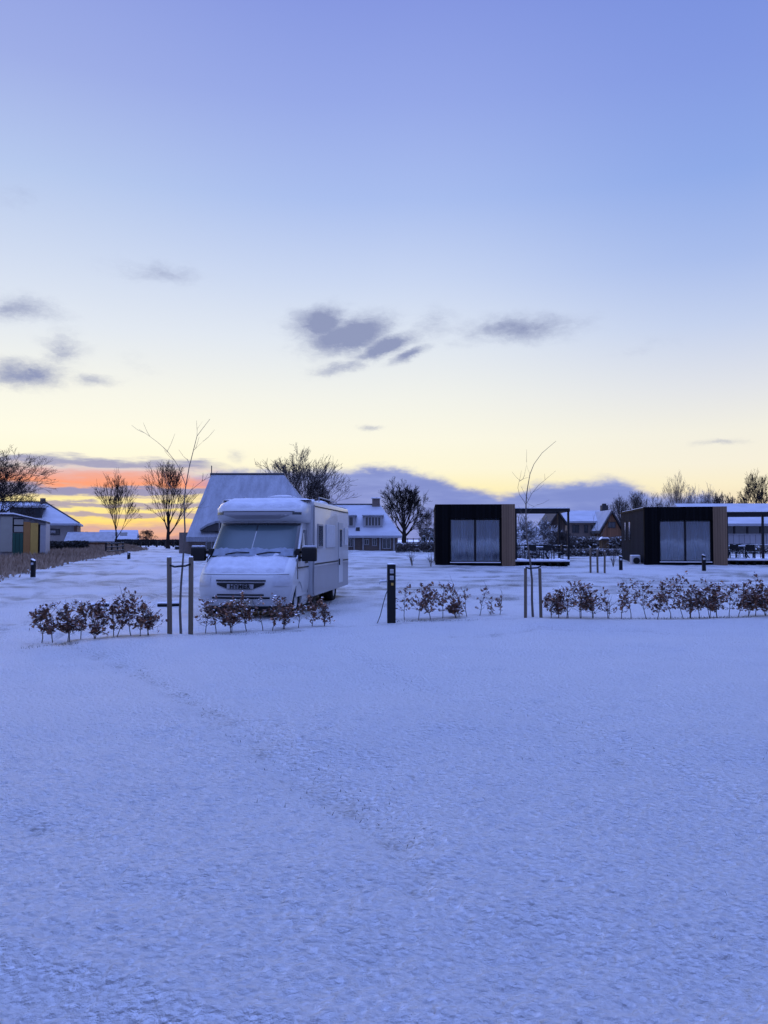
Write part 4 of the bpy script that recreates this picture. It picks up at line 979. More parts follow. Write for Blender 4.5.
        wn = poly([(1.05,1.36),(1.80,1.36),(1.80,1.94),(1.58,1.94)], 'cab_window', M['darkglass'], .008, dr)
        poly([(1.30,1.42),(1.62,1.42),(1.62,1.86),(1.54,1.86)], 'pane', mat('pale_window_reflection', (.55,.53,.47), .3, .1, 2, coat=1), .012, wn)  # pale reflection painted as a coloured patch on the cab window
        poly([(.83,1.06),(1.86,1.06),(1.86,1.085),(.83,1.085)], 'door_trim', M['blackplastic'], .012, dr)
        poly([(1.55,1.16),(1.75,1.16),(1.75,1.20),(1.55,1.20)], 'door_handle', M['blackplastic'], .03, dr)
        for y in (.81,1.87):
            mb = MB(); mb.tube([(s*(stn(z)[2]+.006), y, z) for z in ((.45,1.3,1.95) if y > 1 else (.82,1.05,1.28))], .007, 4); mb.build('door_seam', M['blackplastic'], dr)
        # mirror
        mb = MB(); mb.tube([(s*.95,1.05,1.42),(s*1.12,.98,1.44),(s*1.2,.95,1.44)], [.045,.035,.04], 8); mb.tube([(s*.95,1.05,1.30),(s*1.14,.98,1.30),(s*1.2,.95,1.32)], [.03,.025,.03], 8)
        mb.box(s*.93 if s > 0 else -1.02, 1.02 if s > 0 else s*.93, .93, 1.12, 1.22, 1.5)
        ar = mb.build('mirror', M['blackplastic'], root, bevel=.01, smooth=True)
        mb = MB(); x0, x1 = sorted((s*1.08, s*1.40)); mb.box(x0, x1, .86, 1.0, 1.22, 1.53); mb.build('mirror_housing', M['blackplastic'], ar, bevel=.03, seg=3, smooth=True)
        mb = MB(); mb.box(x0+.02, x1-.02, .87, .99, 1.531, 1.575); mb.build('snow_cap', M['vansnow'], ar, bevel=.02, seg=3, smooth=True)
        mb = MB(); mb.prism([(.62,.42),(.52,.70),(.74,.86),(1.16,.86),(1.40,.70),(1.42,.42)], 'x', s*.99, s*1.0)
motorhome()

# ------------------------------------------------------------------ cabins
def cabin(px0, px1, Z, rz, label, side_windows, hp_=61.5):
    x0 = X(px0, Z); W = (px1-px0)*Z/F/math.cos(rz); g = G(0, Z)
    root = empty('cabin', (x0, Z, g-.08), rz, label, 'cabin', 'black flat-roofed cabins')
    sc_ = Z/F; Ht = hp_*sc_+.08; D = 7.5; tw = 12.8*sc_; xt = W-tw
    # shell with real walls
    mb = MB(); t = .16
    mb.box(0,t,.25,D,.22,Ht-.12); mb.box(W-t,W,.25,D,.22,Ht-.12); mb.box(t,W-t,D-t,D,.22,Ht-.12)
    mb.build('side_wall', M['cladside'], root)
    mb = MB(); mb.box(.02,W-.02,.26,D,.08,.219); mb.build('floor', M['interior'], root)
    mb = MB(); mb.box(-.03,W+.03,.2,D+.03,Ht-.12,Ht); mb.build('roof', M['black'], root, bevel=.01)
    mb = MB(); mb.box(.05,W-.05,.3,D-.05,Ht+.001,Ht+.035); mb.build('roof_snow', M['snowcap'], root, bevel=.015)
    gx0 = (450-435.6)*sc_; gx1 = xt-.06; gz0 = .30; gz1 = Ht-(14 if hp_ > 60 else 13)*sc_-.02
    # front portal: posts, soffit, sill (real thickness, glass recessed)
    mb = MB(); mb.box(-.02,gx0-.03,0,.3,.1,Ht+.02); mb.box(gx1+.03,xt-.004,0,.3,.1,Ht+.02)
    mb.box(gx0-.031,gx1+.031,0,.3,gz1+.03,Ht+.02); mb.box(gx0-.031,gx1+.031,.03,.3,.1,gz0-.04)
    mb.build('front_portal', M['cladfront'], root)
    mb = MB(); mb.box(xt, W+.02, -.02, .3, .06, Ht+.02); mb.build('timber_panel', M['timber'], root)
    mb = MB(); mb.box(.1,W-.1,.2,D-.2,-.3,.08); mb.build('plinth', M['rubber'], root)
    # sliding doors
    mid = (gx0+gx1)/2
    for a, b in ((gx0, mid), (mid, gx1)):
        mb = MB(); f = .05
        mb.box(a,a+f,.14,.2,gz0,gz1); mb.box(b-f,b,.14,.2,gz0,gz1); mb.box(a+f,b-f,.14,.2,gz0,gz0+f); mb.box(a+f,b-f,.14,.2,gz1-f,gz1)
        d = mb.build('glass_door', M['blackmetal'], root)
        mb = MB(); mb.box(a+f,b-f,.165,.172,gz0+f,gz1-f); mb.build('pane', M['glass'], d)
        mb = MB(); n = 150; vs = []
        for i in range(n+1):
            x = a+f-.02+(b-a-2*f+.04)*i/n; y = .31+.06*math.sin(i*.42+1.6*math.sin(i*.09+px0))
            vs += [(x,y,gz0+.02),(x,y+.005,gz1+.02)]
        mb.add(vs, [(2*i,2*i+2,2*i+3,2*i+1) for i in range(n)]); mb.build('curtain', M['curtain'], d, smooth=True, fixn=False)
        if b == gx1:
            pass
    mb = MB(); mb.box(gx0, gx1, -.0, .13, gz0-.039, gz0-.002); mb.build('snowy_sill', M['snowcap'], root)
    if side_windows:
        for y0, y1 in ((5.7,6.2),(4.2,4.8)):
            mb = MB(); mb.box(-.02,.0,y0,y1,1.35,2.55); w = mb.build('side_window', M['black'], root)
            mb = MB(); mb.box(-.024,-.021,y0+.06,y1-.06,1.42,2.48); mb.build('pane', M['darkglass'], w)
    else:
        mb = MB(); mb.box(-.02,.0,4,4.8,1.3,2.4); w = mb.build('side_window', M['black'], root)
        mb = MB(); mb.box(-.024,-.021,4.06,4.74,1.36,2.34); mb.build('pane', M['darkglass'], w)
    return root, W, Ht, g
def chair(loc, rz, label, grp):
    root = empty('outdoor_chair', loc, rz, label, 'chair', grp)
    mb = MB(); mb.box(-.22,.22,-.22,.22,.42,.46); mb.build('seat', M['blackmetal'], root, bevel=.008)
    mb = MB(); mb.box(-.22,.22,.19,.23,.55,.88); mb.build('backrest', M['blackmetal'], root, bevel=.008)
    for sx_ in (-1,1):
        for sy in (-1,1):
            mb = MB(); mb.tube([(sx_*.2,sy*.2,0),(sx_*.2,sy*.2,.42 if sy < 0 else .6)], .02, 5); mb.build('leg', M['blackmetal'], root)
        mb = MB(); mb.box(sx_*.23-.02, sx_*.23+.02, -.2,.2,.62,.65); mb.build('armrest', M['blackmetal'], root)
def table(loc, rz, label, L=1.5):
    root = empty('outdoor_table', loc, rz, label, 'table', 'terrace tables')
    mb = MB(); mb.box(-L/2,L/2,-.4,.4,.70,.74); tp = mb.build('table_top', M['blackmetal'], root, bevel=.008)
    mb = MB(); mb.box(-L/2+.03,L/2-.03,-.37,.37,.741,.775); mb.build('snow_layer', M['snowcap'], tp, bevel=.012)
    for sx_ in (-1,1):
        mb = MB(); mb.tube([(sx_*(L/2-.1),-.32,0),(sx_*(L/2-.3),.0,.38),(sx_*(L/2-.1),.32,.70)], .03, 6); mb.tube([(sx_*(L/2-.1),.32,0),(sx_*(L/2-.3),.0,.34),(sx_*(L/2-.1),-.32,.70)], .028, 6); mb.build('leg', M['blackmetal'], root)
def terrace(W, Wt, D, loc, rz, Ht, which, posts, floor_z, ngaps):
    """pergola + raised deck + railing + furniture, local origin at the front right foot of the cabin"""
    g = 'terraces beside the cabins'
    dk = empty('deck', loc, rz, 'snow covered raised wooden deck of the %s cabin' % which, 'deck', g)
    mb = MB(); mb.box(0,Wt,0,D,floor_z-.07,floor_z); mb.build('deck_floor', M['deckwood'], dk)
    mb = MB(); mb.box(.0,Wt,-.01,D-.1,floor_z+.001,floor_z+.10); mb.build('snow_layer', M['snowcap'], dk, bevel=.014)
    n = ngaps
    for i in range(n):
        x = .06+(Wt-.3)*i/(n-1)
        mb = MB(); mb.box(x,x+.28*Wt/n*1.2,.05,D-.3,-.1,floor_z-.071); mb.build('support', M['rubber'], dk)
    pr = empty('pergola', Vector(loc)+Vector((0,0,0)), rz, 'dark metal pergola frame beside the %s cabin' % which, 'pergola', g)
    for x in posts:
        for y in ((.08, D-.12) if x in (posts[0], posts[-1]) else (.08,)):
            mb = MB(); mb.box(x-.05,x+.05,y-.05,y+.05,floor_z-.2,Ht-.20); mb.build('post', M['blackmetal'], pr)
    mb = MB(); mb.box(0,Wt+.03,.0,.14,Ht-.199,Ht-.02); mb.build('beam', M['blackmetal'], pr)
    mb = MB(); mb.box(0,Wt+.03,D-.18,D-.06,Ht-.199,Ht-.02); mb.build('beam', M['blackmetal'], pr)
    x = posts[-1]; 
    for x in (.07, Wt-.05):
        mb = MB(); mb.box(x-.05,x+.06,.141,D-.181,Ht-.19,Ht-.03); mb.build('side_beam', M['blackmetal'], pr)
    mb = MB(); mb.box(.02,Wt,.01,.13,Ht-.019,Ht+.015); mb.build('snow_strip', M['snowcap'], pr)
    rl = empty('railing', loc, rz, 'thin black railing round the deck of the %s cabin' % which, 'railing', g)
    for (a, b) in (((.1,D-.2),(Wt-.1,D-.2)), ((Wt-.08,.1),(Wt-.08,D-.2))) + ((((.1,.06),(Wt-.1,.06)),) if which == 'second' else ()):
        z = floor_z+.82
        mb = MB(); mb.tube([(a[0],a[1],z),(b[0],b[1],z)], .022, 5); mb.tube([(a[0],a[1],floor_z+.1),(b[0],b[1],floor_z+.1)], .015, 5); mb.build('handrail', M['blackmetal'], rl)
        L = math.hypot(b[0]-a[0], b[1]-a[1]); k = max(2, int(L/(.42 if which == 'second' else .9)))
        mb = MB()
        for i in range(k+1):
            t = i/k; mb.tube([(a[0]+(b[0]-a[0])*t, a[1]+(b[1]-a[1])*t, floor_z), (a[0]+(b[0]-a[0])*t, a[1]+(b[1]-a[1])*t, z)], .013, 4)
        mb.build('balusters', M['blackmetal'], rl)
    mt = Matrix.Translation(Vector(loc)) @ Matrix.Rotation(rz, 4, 'Z')
    cx = Wt*.5 if which == 'first' else 1.0
    table(mt @ Vector((cx, 1.5, floor_z)), rz, 'dark terrace table with snow on top under the %s pergola' % which, 1.4)
    gc = 'terrace chairs'
    for (dx, dy, rr, w) in ((-.45,-.75,180,'left chair in front of'),(.4,-.7,170,'right chair in front of'),(-.4,.75,0,'left chair behind'),(.45,.75,10,'right chair behind'),(1.05,0,-90,'chair at the right end of')):
        chair(mt @ Vector((cx+dx, 1.5+dy, floor_z)), rz+R(rr), 'dark terrace %s the table under the %s pergola' % (w, which), gc)
rz1 = R(-3); Zc1 = 40
c1, W1, H1, g1 = cabin(435.6, 514, Zc1, rz1, 'black flat-roofed cabin with closed curtains and timber strip, left of the pergola with staked tree', False)
loc = Matrix.Translation(c1.location) @ Matrix.Rotation(rz1, 4, 'Z') @ Vector((W1+.03, .3, 0))
terrace(W1, 54.5*Zc1/F, 3.0, loc, rz1, H1-.17, 'first', (.07, 54.5*Zc1/F-.05), .32, 7)
rz2 = R(-8); Zc2 = 40.6
c2, W2, H2, g2 = cabin(645, 722, Zc2, rz2, 'black flat-roofed cabin with grey boarded side wall showing, nearer the right edge', True, 58.3)
loc2 = Matrix.Translation(c2.location) @ Matrix.Rotation(rz2, 4, 'Z') @ Vector((W2+.03, .25, 0))
terrace(W2, 4.6, 3.2, loc2, rz2, H2-.24, 'second', (.07, 1.85, 4.5), .36, 11)
# outdoor heat pump unit
mt = Matrix.Translation(c2.location) @ Matrix.Rotation(rz2, 4, 'Z')
p = mt @ Vector((-.34, 1.0, .0)); hp = empty('heat_pump', p, rz2, 'pale outdoor unit standing against the grey side of the second cabin', 'heat pump'); hp.scale = (.8,.8,.8)
mb = MB(); mb.box(-.28,.28,-.4,.4,.05,.72); mb.build('casing', M['acwhite'], hp, bevel=.02)
mb = MB(); mb.cyl((.02,-.42,.4), .22, .015, 20, 'y'); mb.build('fan_grille', M['blackplastic'], hp)
mb = MB(); mb.box(-.27,.27,-.38,.38,.721,.77); mb.build('snow_layer', M['snowcap'], hp, bevel=.015)
for y in (-.3,.3):
    mb = MB(); mb.box(-.25,.25,y-.03,y+.03,-.08,.05); mb.build('foot', M['rubber'], hp)

# ------------------------------------------------------------------ houses
def hip_roof(mb, x0, x1, y0, y1, ze, zr, hl, hr, ridge_y=None, th=.25):
    """hipped roof solid; hl / hr = how far the ridge ends stand in from the eaves"""
    yr = (y0+y1)/2 if ridge_y is None else ridge_y
    vs = [(x0,y0,ze),(x1,y0,ze),(x1,y1,ze),(x0,y1,ze),(x0+hl,yr,zr),(x1-hr,yr,zr),(x0,y0,ze-th),(x1,y0,ze-th),(x1,y1,ze-th),(x0,y1,ze-th)]
    mb.add(vs, [(0,1,5,4),(1,2,5),(2,3,4,5),(3,0,4),(0,6,7,1),(1,7,8,2),(2,8,9,3),(3,9,6,0),(9,8,7,6)])
def win(parent, x0, x1, z0, z1, y, m='whitepaint', bars=1):
    mb = MB(); f = .07
    mb.box(x0,x1,y-.05,y,z0,z0+f); mb.box(x0,x1,y-.05,y,z1-f,z1); mb.box(x0,x0+f,y-.05,y,z0+f,z1-f); mb.box(x1-f,x1,y-.05,y,z0+f,z1-f)
    for i in range(1, bars+1):
        x = x0+(x1-x0)*i/(bars+1); mb.box(x-.03,x+.03,y-.045,y,z0+f,z1-f)
    w = mb.build('window', M[m], parent)
    mb = MB(); mb.box(x0+f,x1-f,y-.02,y-.001,z0+f,z1-f); mb.build('pane', M['darkglass'], w)
    return w
# thatched farmhouse
def farmhouse():
    Z = 58; x0, x1 = X(186,Z), X(324,Z); g = G(0,Z)
    root = empty('farmhouse', ((x0+x1)/2, Z, g-.1), 0, 'large farmhouse with steep snow covered thatched roof behind the motorhome', 'house')
    hx = (x1-x0)/2; ze = H(537,Z)-g+.1; zr = H(474,Z+6)-g+.1
    mb = MB(); mb.box(-hx+.4,hx-.4,.4,12-.4,0,ze-.1); mb.build('wall', M['brickdull'], root)
    mb = MB(); 
    rl_ = X(211,Z+6)-x0; rr_ = x1-X(283,Z+6)
    hip_roof(mb, -hx, hx, 0, 12, ze, zr, rl_, rr_, th=.35)
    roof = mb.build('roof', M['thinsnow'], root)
    mb = MB(); mb.tube([(-hx+rl_-.1,6,zr-.04),(hx-rr_+.1,6,zr-.04)], .13, 6); mb.build('ridge_cap', M['darkroof'], roof)
    mb = MB(); mb.tube([(-hx+rl_,6,zr),(-hx+rl_,6,zr+.7)], .04, 4); mb.build('finial', M['darkroof'], roof)
    # eyebrow dormer with dark opening
    zx = X(212,Z)-(x0+x1)/2; z0 = H(531,Z)-g+.1
    mb = MB(); sl = (zr-ze)/6.
    pts = [(zx-.95,z0),(zx-.4,z0+.35),(zx+.3,z0+.6),(zx+1.6,z0+.62),(zx+1.6,z0)]
    yb = (z0-ze)/sl
    mb.prism(pts, 'y', yb-.35, yb+.9); d = mb.build('dormer', M['darkroof'], roof)
    mb = MB(); n = len(pts)
    top = [(x, z+.015) for x, z in pts[:4]]
    mb.prism(top+[(x, z+.16) for x, z in reversed(top)], 'y', yb-.42, yb+.9); mb.build('dormer_snow', M['thinsnow'], d)
    for px in (200, 222): pass
    mb = MB(); a = X(177,Z)-(x0+x1)/2; mb.box(a, -hx+.35, .6, 3, 0, H(531,Z)-g); mb.build('side_wall', M['brickdull'], root)
    for a in (-hx+1.4, -hx+3.2, hx-2.2): win(root, a, a+.9, .35, ze-.3, .4)
farmhouse()
def centre_house():
    Z = 66; g = G(0,Z); xa, xb = X(300,Z), X(402,Z); c = (xa+xb)/2; hx = (xb-xa)/2
    root = empty('house', (c, Z, g-.1), 0, 'pale house with long dormer windows and snowy hipped roof right of the motorhome', 'house')
    ze = H(535.5,Z)-g+.1; zr = H(504.5,Z+4)-g+.1; hr = xb-X(380,Z+4)
    mb = MB(); mb.box(-hx+.3,hx-.35,.5,8,0,ze-.1); mb.build('wall', M['brickdull'], root)
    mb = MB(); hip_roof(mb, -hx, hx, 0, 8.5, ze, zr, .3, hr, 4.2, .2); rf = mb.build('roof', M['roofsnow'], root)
    mb = MB(); x = X(376,Z+4)-c; mb.box(x-.35,x+.35,3.9,4.5,zr-.4,zr+.55); ch = mb.build('chimney', M['brickdull'], rf)
    mb = MB(); mb.box(x-.45,x+.45,3.8,4.6,zr+.551,zr+.64); mb.build('chimney_snow', M['snowcap'], ch)
    mb = MB(); mb.tube([(-hx+.3,4.2,zr+.02),(hx-hr,4.2,zr+.02)], .07, 6); mb.build('ridge_cap', M['darkroof'], rf)
    sl = (zr-ze)/4.2
    for a, b, bars in ((338,355,2),(363.5,382.5,4)):
        x0 = X(a,Z+1)-c; x1 = X(b,Z+1)-c; z0 = H(527,Z+1)-g+.1; z1 = H(516.5,Z+1)-g+.1; y = (z0-ze)/sl-.05
        mb = MB(); mb.box(x0,x1,y,y+2.6,z0,z1+.04); dm = mb.build('dormer', M['whitepaint'], rf)
        mb = MB(); mb.box(x0-.12,x1+.12,y-.15,y+2.7,z1+.041,z1+.16); mb.build('dormer_snow', M['roofsnow'], dm, bevel=.03)
        mb = MB(); n = bars+1; w = (x1-x0-.3)/n
        for i in range(n): mb.box(x0+.15+i*w+.05, x0+.15+(i+1)*w-.05, y-.012, y-.001, z0+.14, z1-.08)
        mb.build('dormer_panes', M['darkglass'], dm)
    for (a, b, zt, zb, mm) in ((331,336,538,547,'w'),(347,353,538,547,'w'),(364,369,539,545,'w'),(372,377,538,546,'w'),(382,391,537,549,'d')):
        x0 = X(a,Z)-c; x1 = X(b,Z)-c; z0 = H(zb,Z)-g+.1; z1 = min(ze-.22, H(zt,Z)-g+.1)
        win(root, x0, x1, max(.1,z0), z1, .5, 'whitepaint', 1)
    for px in (354,363,380,394):
        x = X(px,Z)-c; mb = MB(); mb.box(x-.06,x+.06,.30,.42,0,ze-.05); mb.build('porch_post', M['whitepaint'], root)
    mb = MB(); x0 = X(356,Z)-c; z = H(516,Z)-g+.1
    mb.tube([(x0,-.0,z),(x0+.9,-.1,z-1.2)], .02, 4); 
    # roof window
    mb2 = MB(); x = X(357.5,Z)-c; zz = H(529.5,Z)-g+.1; y = (zz-ze)/sl; mb2.box(x-.16,x+.16,y-.2,y+.3,zz-.1,zz+.2); mb2.build('roof_vent', M['darkroof'], rf)
centre_house()
def left_house():
    Z = 80; g = G(0,Z); xa, xb = X(-14,Z), X(80.5,Z); c = (xa+xb)/2; hx = (xb-xa)/2
    th_ = R(19); pc = X(76,Z); root = empty('house', (pc-hx*.93*math.cos(th_), Z-hx*.93*math.sin(th_), g-.1), th_, 'white walled house with chimney and long dormer behind the coloured shed at left', 'house')
    ze = H(523.5,Z)-g+.1; zr = H(503,Z+4)-g+.1; hr = xb-X(61.5,Z+4)
    mb = MB(); mb.box(-hx+.3,hx-.35,.4,8,0,ze-.1); mb.build('wall', M['brickgrey'], root)
    mb = MB(); mb.box(hx-.349,hx-.25,.5,7.9,0,ze-.12); mb.box(X(75,Z)-c,hx-.26,.30,.39,0,ze-.12); mb.build('gable_wall', M['brickwarm'], root)
    mb = MB(); hip_roof(mb, -hx, hx, 0, 8.4, ze, zr, .3, hr, 4.2, .2); rf = mb.build('roof', M['roofsnow'], root)
    mb = MB(); mb.tube([(-hx+.3,4.2,zr+.03),(hx-hr,4.2,zr+.03),(hx-.05,.1,ze+.05)], .09, 6); mb.build('ridge_cap', M['darkroof'], rf)
    x = X(59,Z+4)-c; mb = MB(); mb.box(x-.25,x+.25,3.9,4.5,zr-.3,zr+.45); mb.build('chimney', M['brickdull'], rf)
    x = X(8,Z+4)-c; mb = MB(); mb.box(x-.3,x+.3,3.9,4.5,zr-.3,zr+.4); mb.build('chimney', M['brickdull'], rf)
    sl = (zr-ze)/4.2; z0 = H(518,Z+1)-g+.1; z1 = H(508.5,Z+1)-g+.1; y = (z0-ze)/sl-.1; x0 = X(20,Z+1)-c; x1 = X(49,Z+1)-c
    mb = MB(); mb.box(x0,x1,y,y+3,z0,z1+.03); dm = mb.build('dormer', M['darkroof'], rf)
    mb = MB(); mb.box(x0-.15,x1+.25,y-.2,y+3,z1+.031,z1+.25); mb.build('dormer_snow', M['roofsnow'], dm, bevel=.03)
    mb = MB(); n = 5; w = (x1-x0-.3)/n
    for i in range(n): mb.box(x0+.15+i*w+.04, x0+.15+(i+1)*w-.04, y-.012, y-.001, z0+.12, z1-.05)
    mb.build('dormer_panes', M['darkglass'], dm)
    w = win(root, X(48.5,Z)-c, X(62,Z)-c, H(535,Z)-g+.1, H(529,Z)-g+.1, .4, 'darkroof', 3)
    mb = MB(); a = X(52.5,Z)-c; b = X(58,Z)-c; mb.box(a,b,.33,.345,H(533.5,Z)-g+.1,H(530.5,Z)-g+.1); mb.build('blind', M['whitepaint'], w)
    # lean-to
    mb = MB(); x0 = X(44,Z-6)-c; x1 = X(92,Z-6)-c; za = H(541,Z-6)-g+.1; zb = H(536.5,Z-6)-g+.1
    mb.prism([(-6,za-.12),(-6,za),(-.2,zb+.5),(-.2,zb+.35)], 'x', x0, x1); mb.build('lean_to_roof', M['thinsnow'], root)
    mb = MB(); mb.box(x0+.2,x1-.3,-5.6,-.3,0,za-.15); mb.build('lean_to_wall', M['woodbrown'], root)
left_house()
def low_barn():
    Z = 150; g = G(0,Z); xa, xb = X(102.5,Z), X(142,Z); c = (xa+xb)/2; hx = (xb-xa)/2
    th_ = R(17); pc = X(139,Z); root = empty('barn', (pc-hx*math.cos(th_), Z-hx*math.sin(th_), g-.1), th_, 'low far barn with three dark skylights in its snowy roof under the sunrise', 'barn')
    ze = H(539,Z)-g+.1; zr = H(530,Z+4)-g+.1
    mb = MB(); mb.box(-hx+.2,hx-.2,.3,7.7,0,ze); mb.build('wall', M['brickdull'], root)
    mb = MB(); hip_roof(mb, -hx, hx, 0, 8, ze, zr, .25, .25, 4, .15); rf = mb.build('roof', M['roofsnow'], root)
    sl = (zr-ze)/4
    for px in (114.5, 119.5, 127):
        x = X(px,Z)-c; z = ze+(zr-ze)*.52; y = 4*.52; mb = MB(); w = .45 if px < 125 else .7
        mb.add([(x-w,y-.75,z-.75*sl+.04),(x+w,y-.75,z-.75*sl+.04),(x+w,y+.75,z+.75*sl+.04),(x-w,y+.75,z+.75*sl+.04),(x-w,y-.75,z-.75*sl-.1),(x+w,y-.75,z-.75*sl-.1),(x+w,y+.75,z+.75*sl-.1),(x-w,y+.75,z+.75*sl-.1)],
               [(0,1,2,3),(0,4,5,1),(1,5,6,2),(2,6,7,3),(3,7,4,0),(7,6,5,4)]); mb.build('skylight', M['darkglass'], rf)
low_barn()
def brick_house():
    Z = 85; g = G(0,Z); xa, xb = X(566,Z), X(618,Z); c = (xa+xb)/2; hx = (xb-xa)/2
    root = empty('house', (c, Z, g-.1), 0, 'brown brick house with front gable and chimney seen between the two cabins', 'house')
    ze = H(521,Z)-g+.1; zr = H(510.5,Z+4)-g+.1
    mb = MB(); mb.box(-hx+.2,hx-.2,.4,7.6,0,ze-.05); mb.build('wall', M['brickdull'], root)
    mb = MB(); hip_roof(mb, -hx, hx, 0, 8, ze, zr, .3, .3, 4, .2); rf = mb.build('roof', M['roofsnow'], root)
    x = X(604.5,Z+3)-c; mb = MB(); mb.box(x-.35,x+.35,2.6,3.4,zr-.7,zr+.55); ch = mb.build('chimney', M['darkroof'], rf)
    mb = MB(); mb.box(x-.2,x+.2,2.8,3.2,zr+.55,zr+.75); mb.build('chimney_pot', M['darkroof'], ch)
    # gable wing towards the viewer
    ap = (X(612,Z-3)-c, H(512.5,Z-3)-g+.1); l = (X(600,Z-3)-c, H(532,Z-3)-g+.1); r_ = (2*ap[0]-l[0], l[1])
    mb = MB(); mb.prism([(l[0]+.15,0),(r_[0]-.15,0),(r_[0]-.15,l[1]-.1),(ap[0],ap[1]-.12),(l[0]+.15,l[1]-.1)], 'y', -3, .39); gw = mb.build('gable_wing', M['woodbrown'], root)
    mb = MB(); t = .16
    mb.prism([(l[0]-.1,l[1]-.15),(ap[0],ap[1]),(r_[0]+.1,r_[1]-.15),(r_[0]+.1,r_[1]+.06),(ap[0],ap[1]+.22),(l[0]-.1,l[1]+.06)], 'y', -3.3, 3); mb.build('gable_roof', M['darkroof'], rf)
    mb = MB(); mb.prism([(l[0]+.05,l[1]+.17),(ap[0]-.02,ap[1]+.235),(ap[0]-.02,ap[1]+.30),(l[0]-.08,l[1]+.14)], 'y', -3.0, 3); mb.build('gable_snow', M['roofsnow'], rf)
    win(gw, ap[0]-.4, ap[0]+.4, H(527,Z-3)-g, H(521,Z-3)-g, -3.001, 'darkroof', 1)
    for a, b in ((573,580),(585,589),(592,597)): win(root, X(a,Z)-c, X(b,Z)-c, H(532,Z)-g, H(524,Z)-g, .4, 'darkroof', 1)
brick_house()
def dark_house():
    Z = 72; g = G(0,Z); xa, xb = X(549,Z), X(567,Z); c = (xa+xb)/2; hx = (xb-xa)/2
    root = empty('shed', (c, Z, g-.1), 0, 'dark gabled shed behind the right side of the first pergola', 'shed')
    ze = H(524,Z)-g+.1; zr = H(511.5,Z)-g+.1
    mb = MB(); mb.prism([(-hx+.15,0),(hx-.15,0),(hx-.15,ze),(0,zr-.15),(-hx+.15,ze)], 'y', 0, 5); mb.build('wall', stripes('dark_brown_boards', (.07,.05,.04), 0, .18, 0), root)
    mb = MB(); mb.prism([(-hx,ze-.12),(0,zr-.1),(hx,ze-.12),(hx,ze+.06),(0,zr+.08),(-hx,ze+.06)], 'y', -.3, 5.3); rf = mb.build('roof', M['darkroof'], root)
    mb = MB(); mb.prism([(.03,zr+.09),(hx+.02,ze+.08),(hx-.02,ze+.17),(.03,zr+.18)], 'y', -.2, 5.2); mb.build('roof_snow', M['snowcap'], rf)
    win(root, -.5, .5, .9, 1.9, -.001, 'darkroof', 1)
dark_house()
def long_building():
    Z = 63; g = G(0,Z); xa, xb = X(694,Z), X(900,Z); c = (xa+xb)/2; hx = (xb-xa)/2
    root = empty('long_building', (c, Z, g-.1), R(-1), 'long white panelled building with dark window band behind the second pergola', 'building')
    ze = H(523.5,Z)-g+.1; zr = H(503.5,Z+5)-g+.1; zw = H(534,Z)-g+.1
    mb = MB(); mb.box(-hx+.3,hx-.3,.5,9.5,0,zw); mb.build('wall', M['whitewall'], root)
    mb = MB(); mb.box(-hx+.35,hx-.35,.6,9.4,zw+.001,ze-.1); mb.build('window_band', M['darkglass'], root)
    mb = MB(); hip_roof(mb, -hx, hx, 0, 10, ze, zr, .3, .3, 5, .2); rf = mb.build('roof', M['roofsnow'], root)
    n = 15
    for i in range(n+1):
        x = -hx+.4+(2*hx-.8)*i/n; mb = MB(); mb.box(x-.05,x+.05,.5,.599,zw,ze-.1); mb.build('mullion', M['darkroof'], root)
    mb = MB(); mb.box(-hx+.3,hx-.3,.42,.498,zw-.05,zw+.03); mb.build('window_sill', M['whitepaint'], root)
long_building()
# coloured shed at the left edge
def shed_left():
    Z = 45; g = G(0,Z); x0 = X(-22,Z); S_ = Z/F
    root = empty('trailer_shed', (x0, Z, g-.05), R(19), 'white shed with green, orange and yellow upright boards at the left edge', 'shed')
    f = lambda px: (px+22)*S_*.90
    h = lambda py: H(py,Z)-g+.05
    mb = MB(); mb.box(0, f(47), .12, 3.0, .25, h(523)); mb.build('body', M['whitepaint'], root)
    mb = MB(); mb.prism([(0,h(515.5)),(f(13.5),h(515.5)),(f(47),h(523)),(f(47),h(523)+.14),(f(13.5),h(515.5)+.1),(0,h(515.5)+.1)], 'y', -.05, 3.1); mb.build('roof', M['darkroof'], root)
    mb = MB(); mb.prism([(0,h(523)+.001),(f(46.8),h(523)+.001),(f(13.5),h(515.5)-.001),(0,h(515.5)-.001)], 'y', .12, 3.0); mb.build('gable_board', M['whitepaint'], root)
    mb = MB(); mb.prism([(0,h(515.5)+.101),(f(13.5),h(515.5)+.101),(f(47),h(523)+.141),(f(47),h(523)+.17),(f(13.5),h(515.5)+.18),(0,h(515.5)+.18)], 'y', -.05, 3.1); mb.build('roof_snow', M['snowcap'], root)
    for (a, b, t0, t1, m, nm) in ((0,12.5,516,552,'cream','white_board'),(14,23.5,519,524.5,'cream','cream_board'),(14,23.5,526,532,'cream','cream_board'),(12.8,23.5,533,555,'green','green_door'),(23.8,30.8,521.5,555,'orange','orange_board'),(31.0,39,522.5,555,'yellow','yellow_board'),(39.1,41,524,555,'black','dark_gap'),(41.1,47,525,553,'whitepaint','corner_board')):
        mb = MB(); mb.box(f(a), f(b), 0, .118, h(t1), h(t0)); mb.build(nm, M[m], root, bevel=.01)
    mb = MB(); mb.box(f(12.9), f(23.6), .06, .115, h(532.4), h(518)); mb.build('back_board', M['black'], root)
    for x in (.4, 2.4):
        mb = MB(); mb.cyl((x,.2,.28), .28, .18, 18, 'y'); mb.build('wheel', M['rubber'], root)
shed_left()
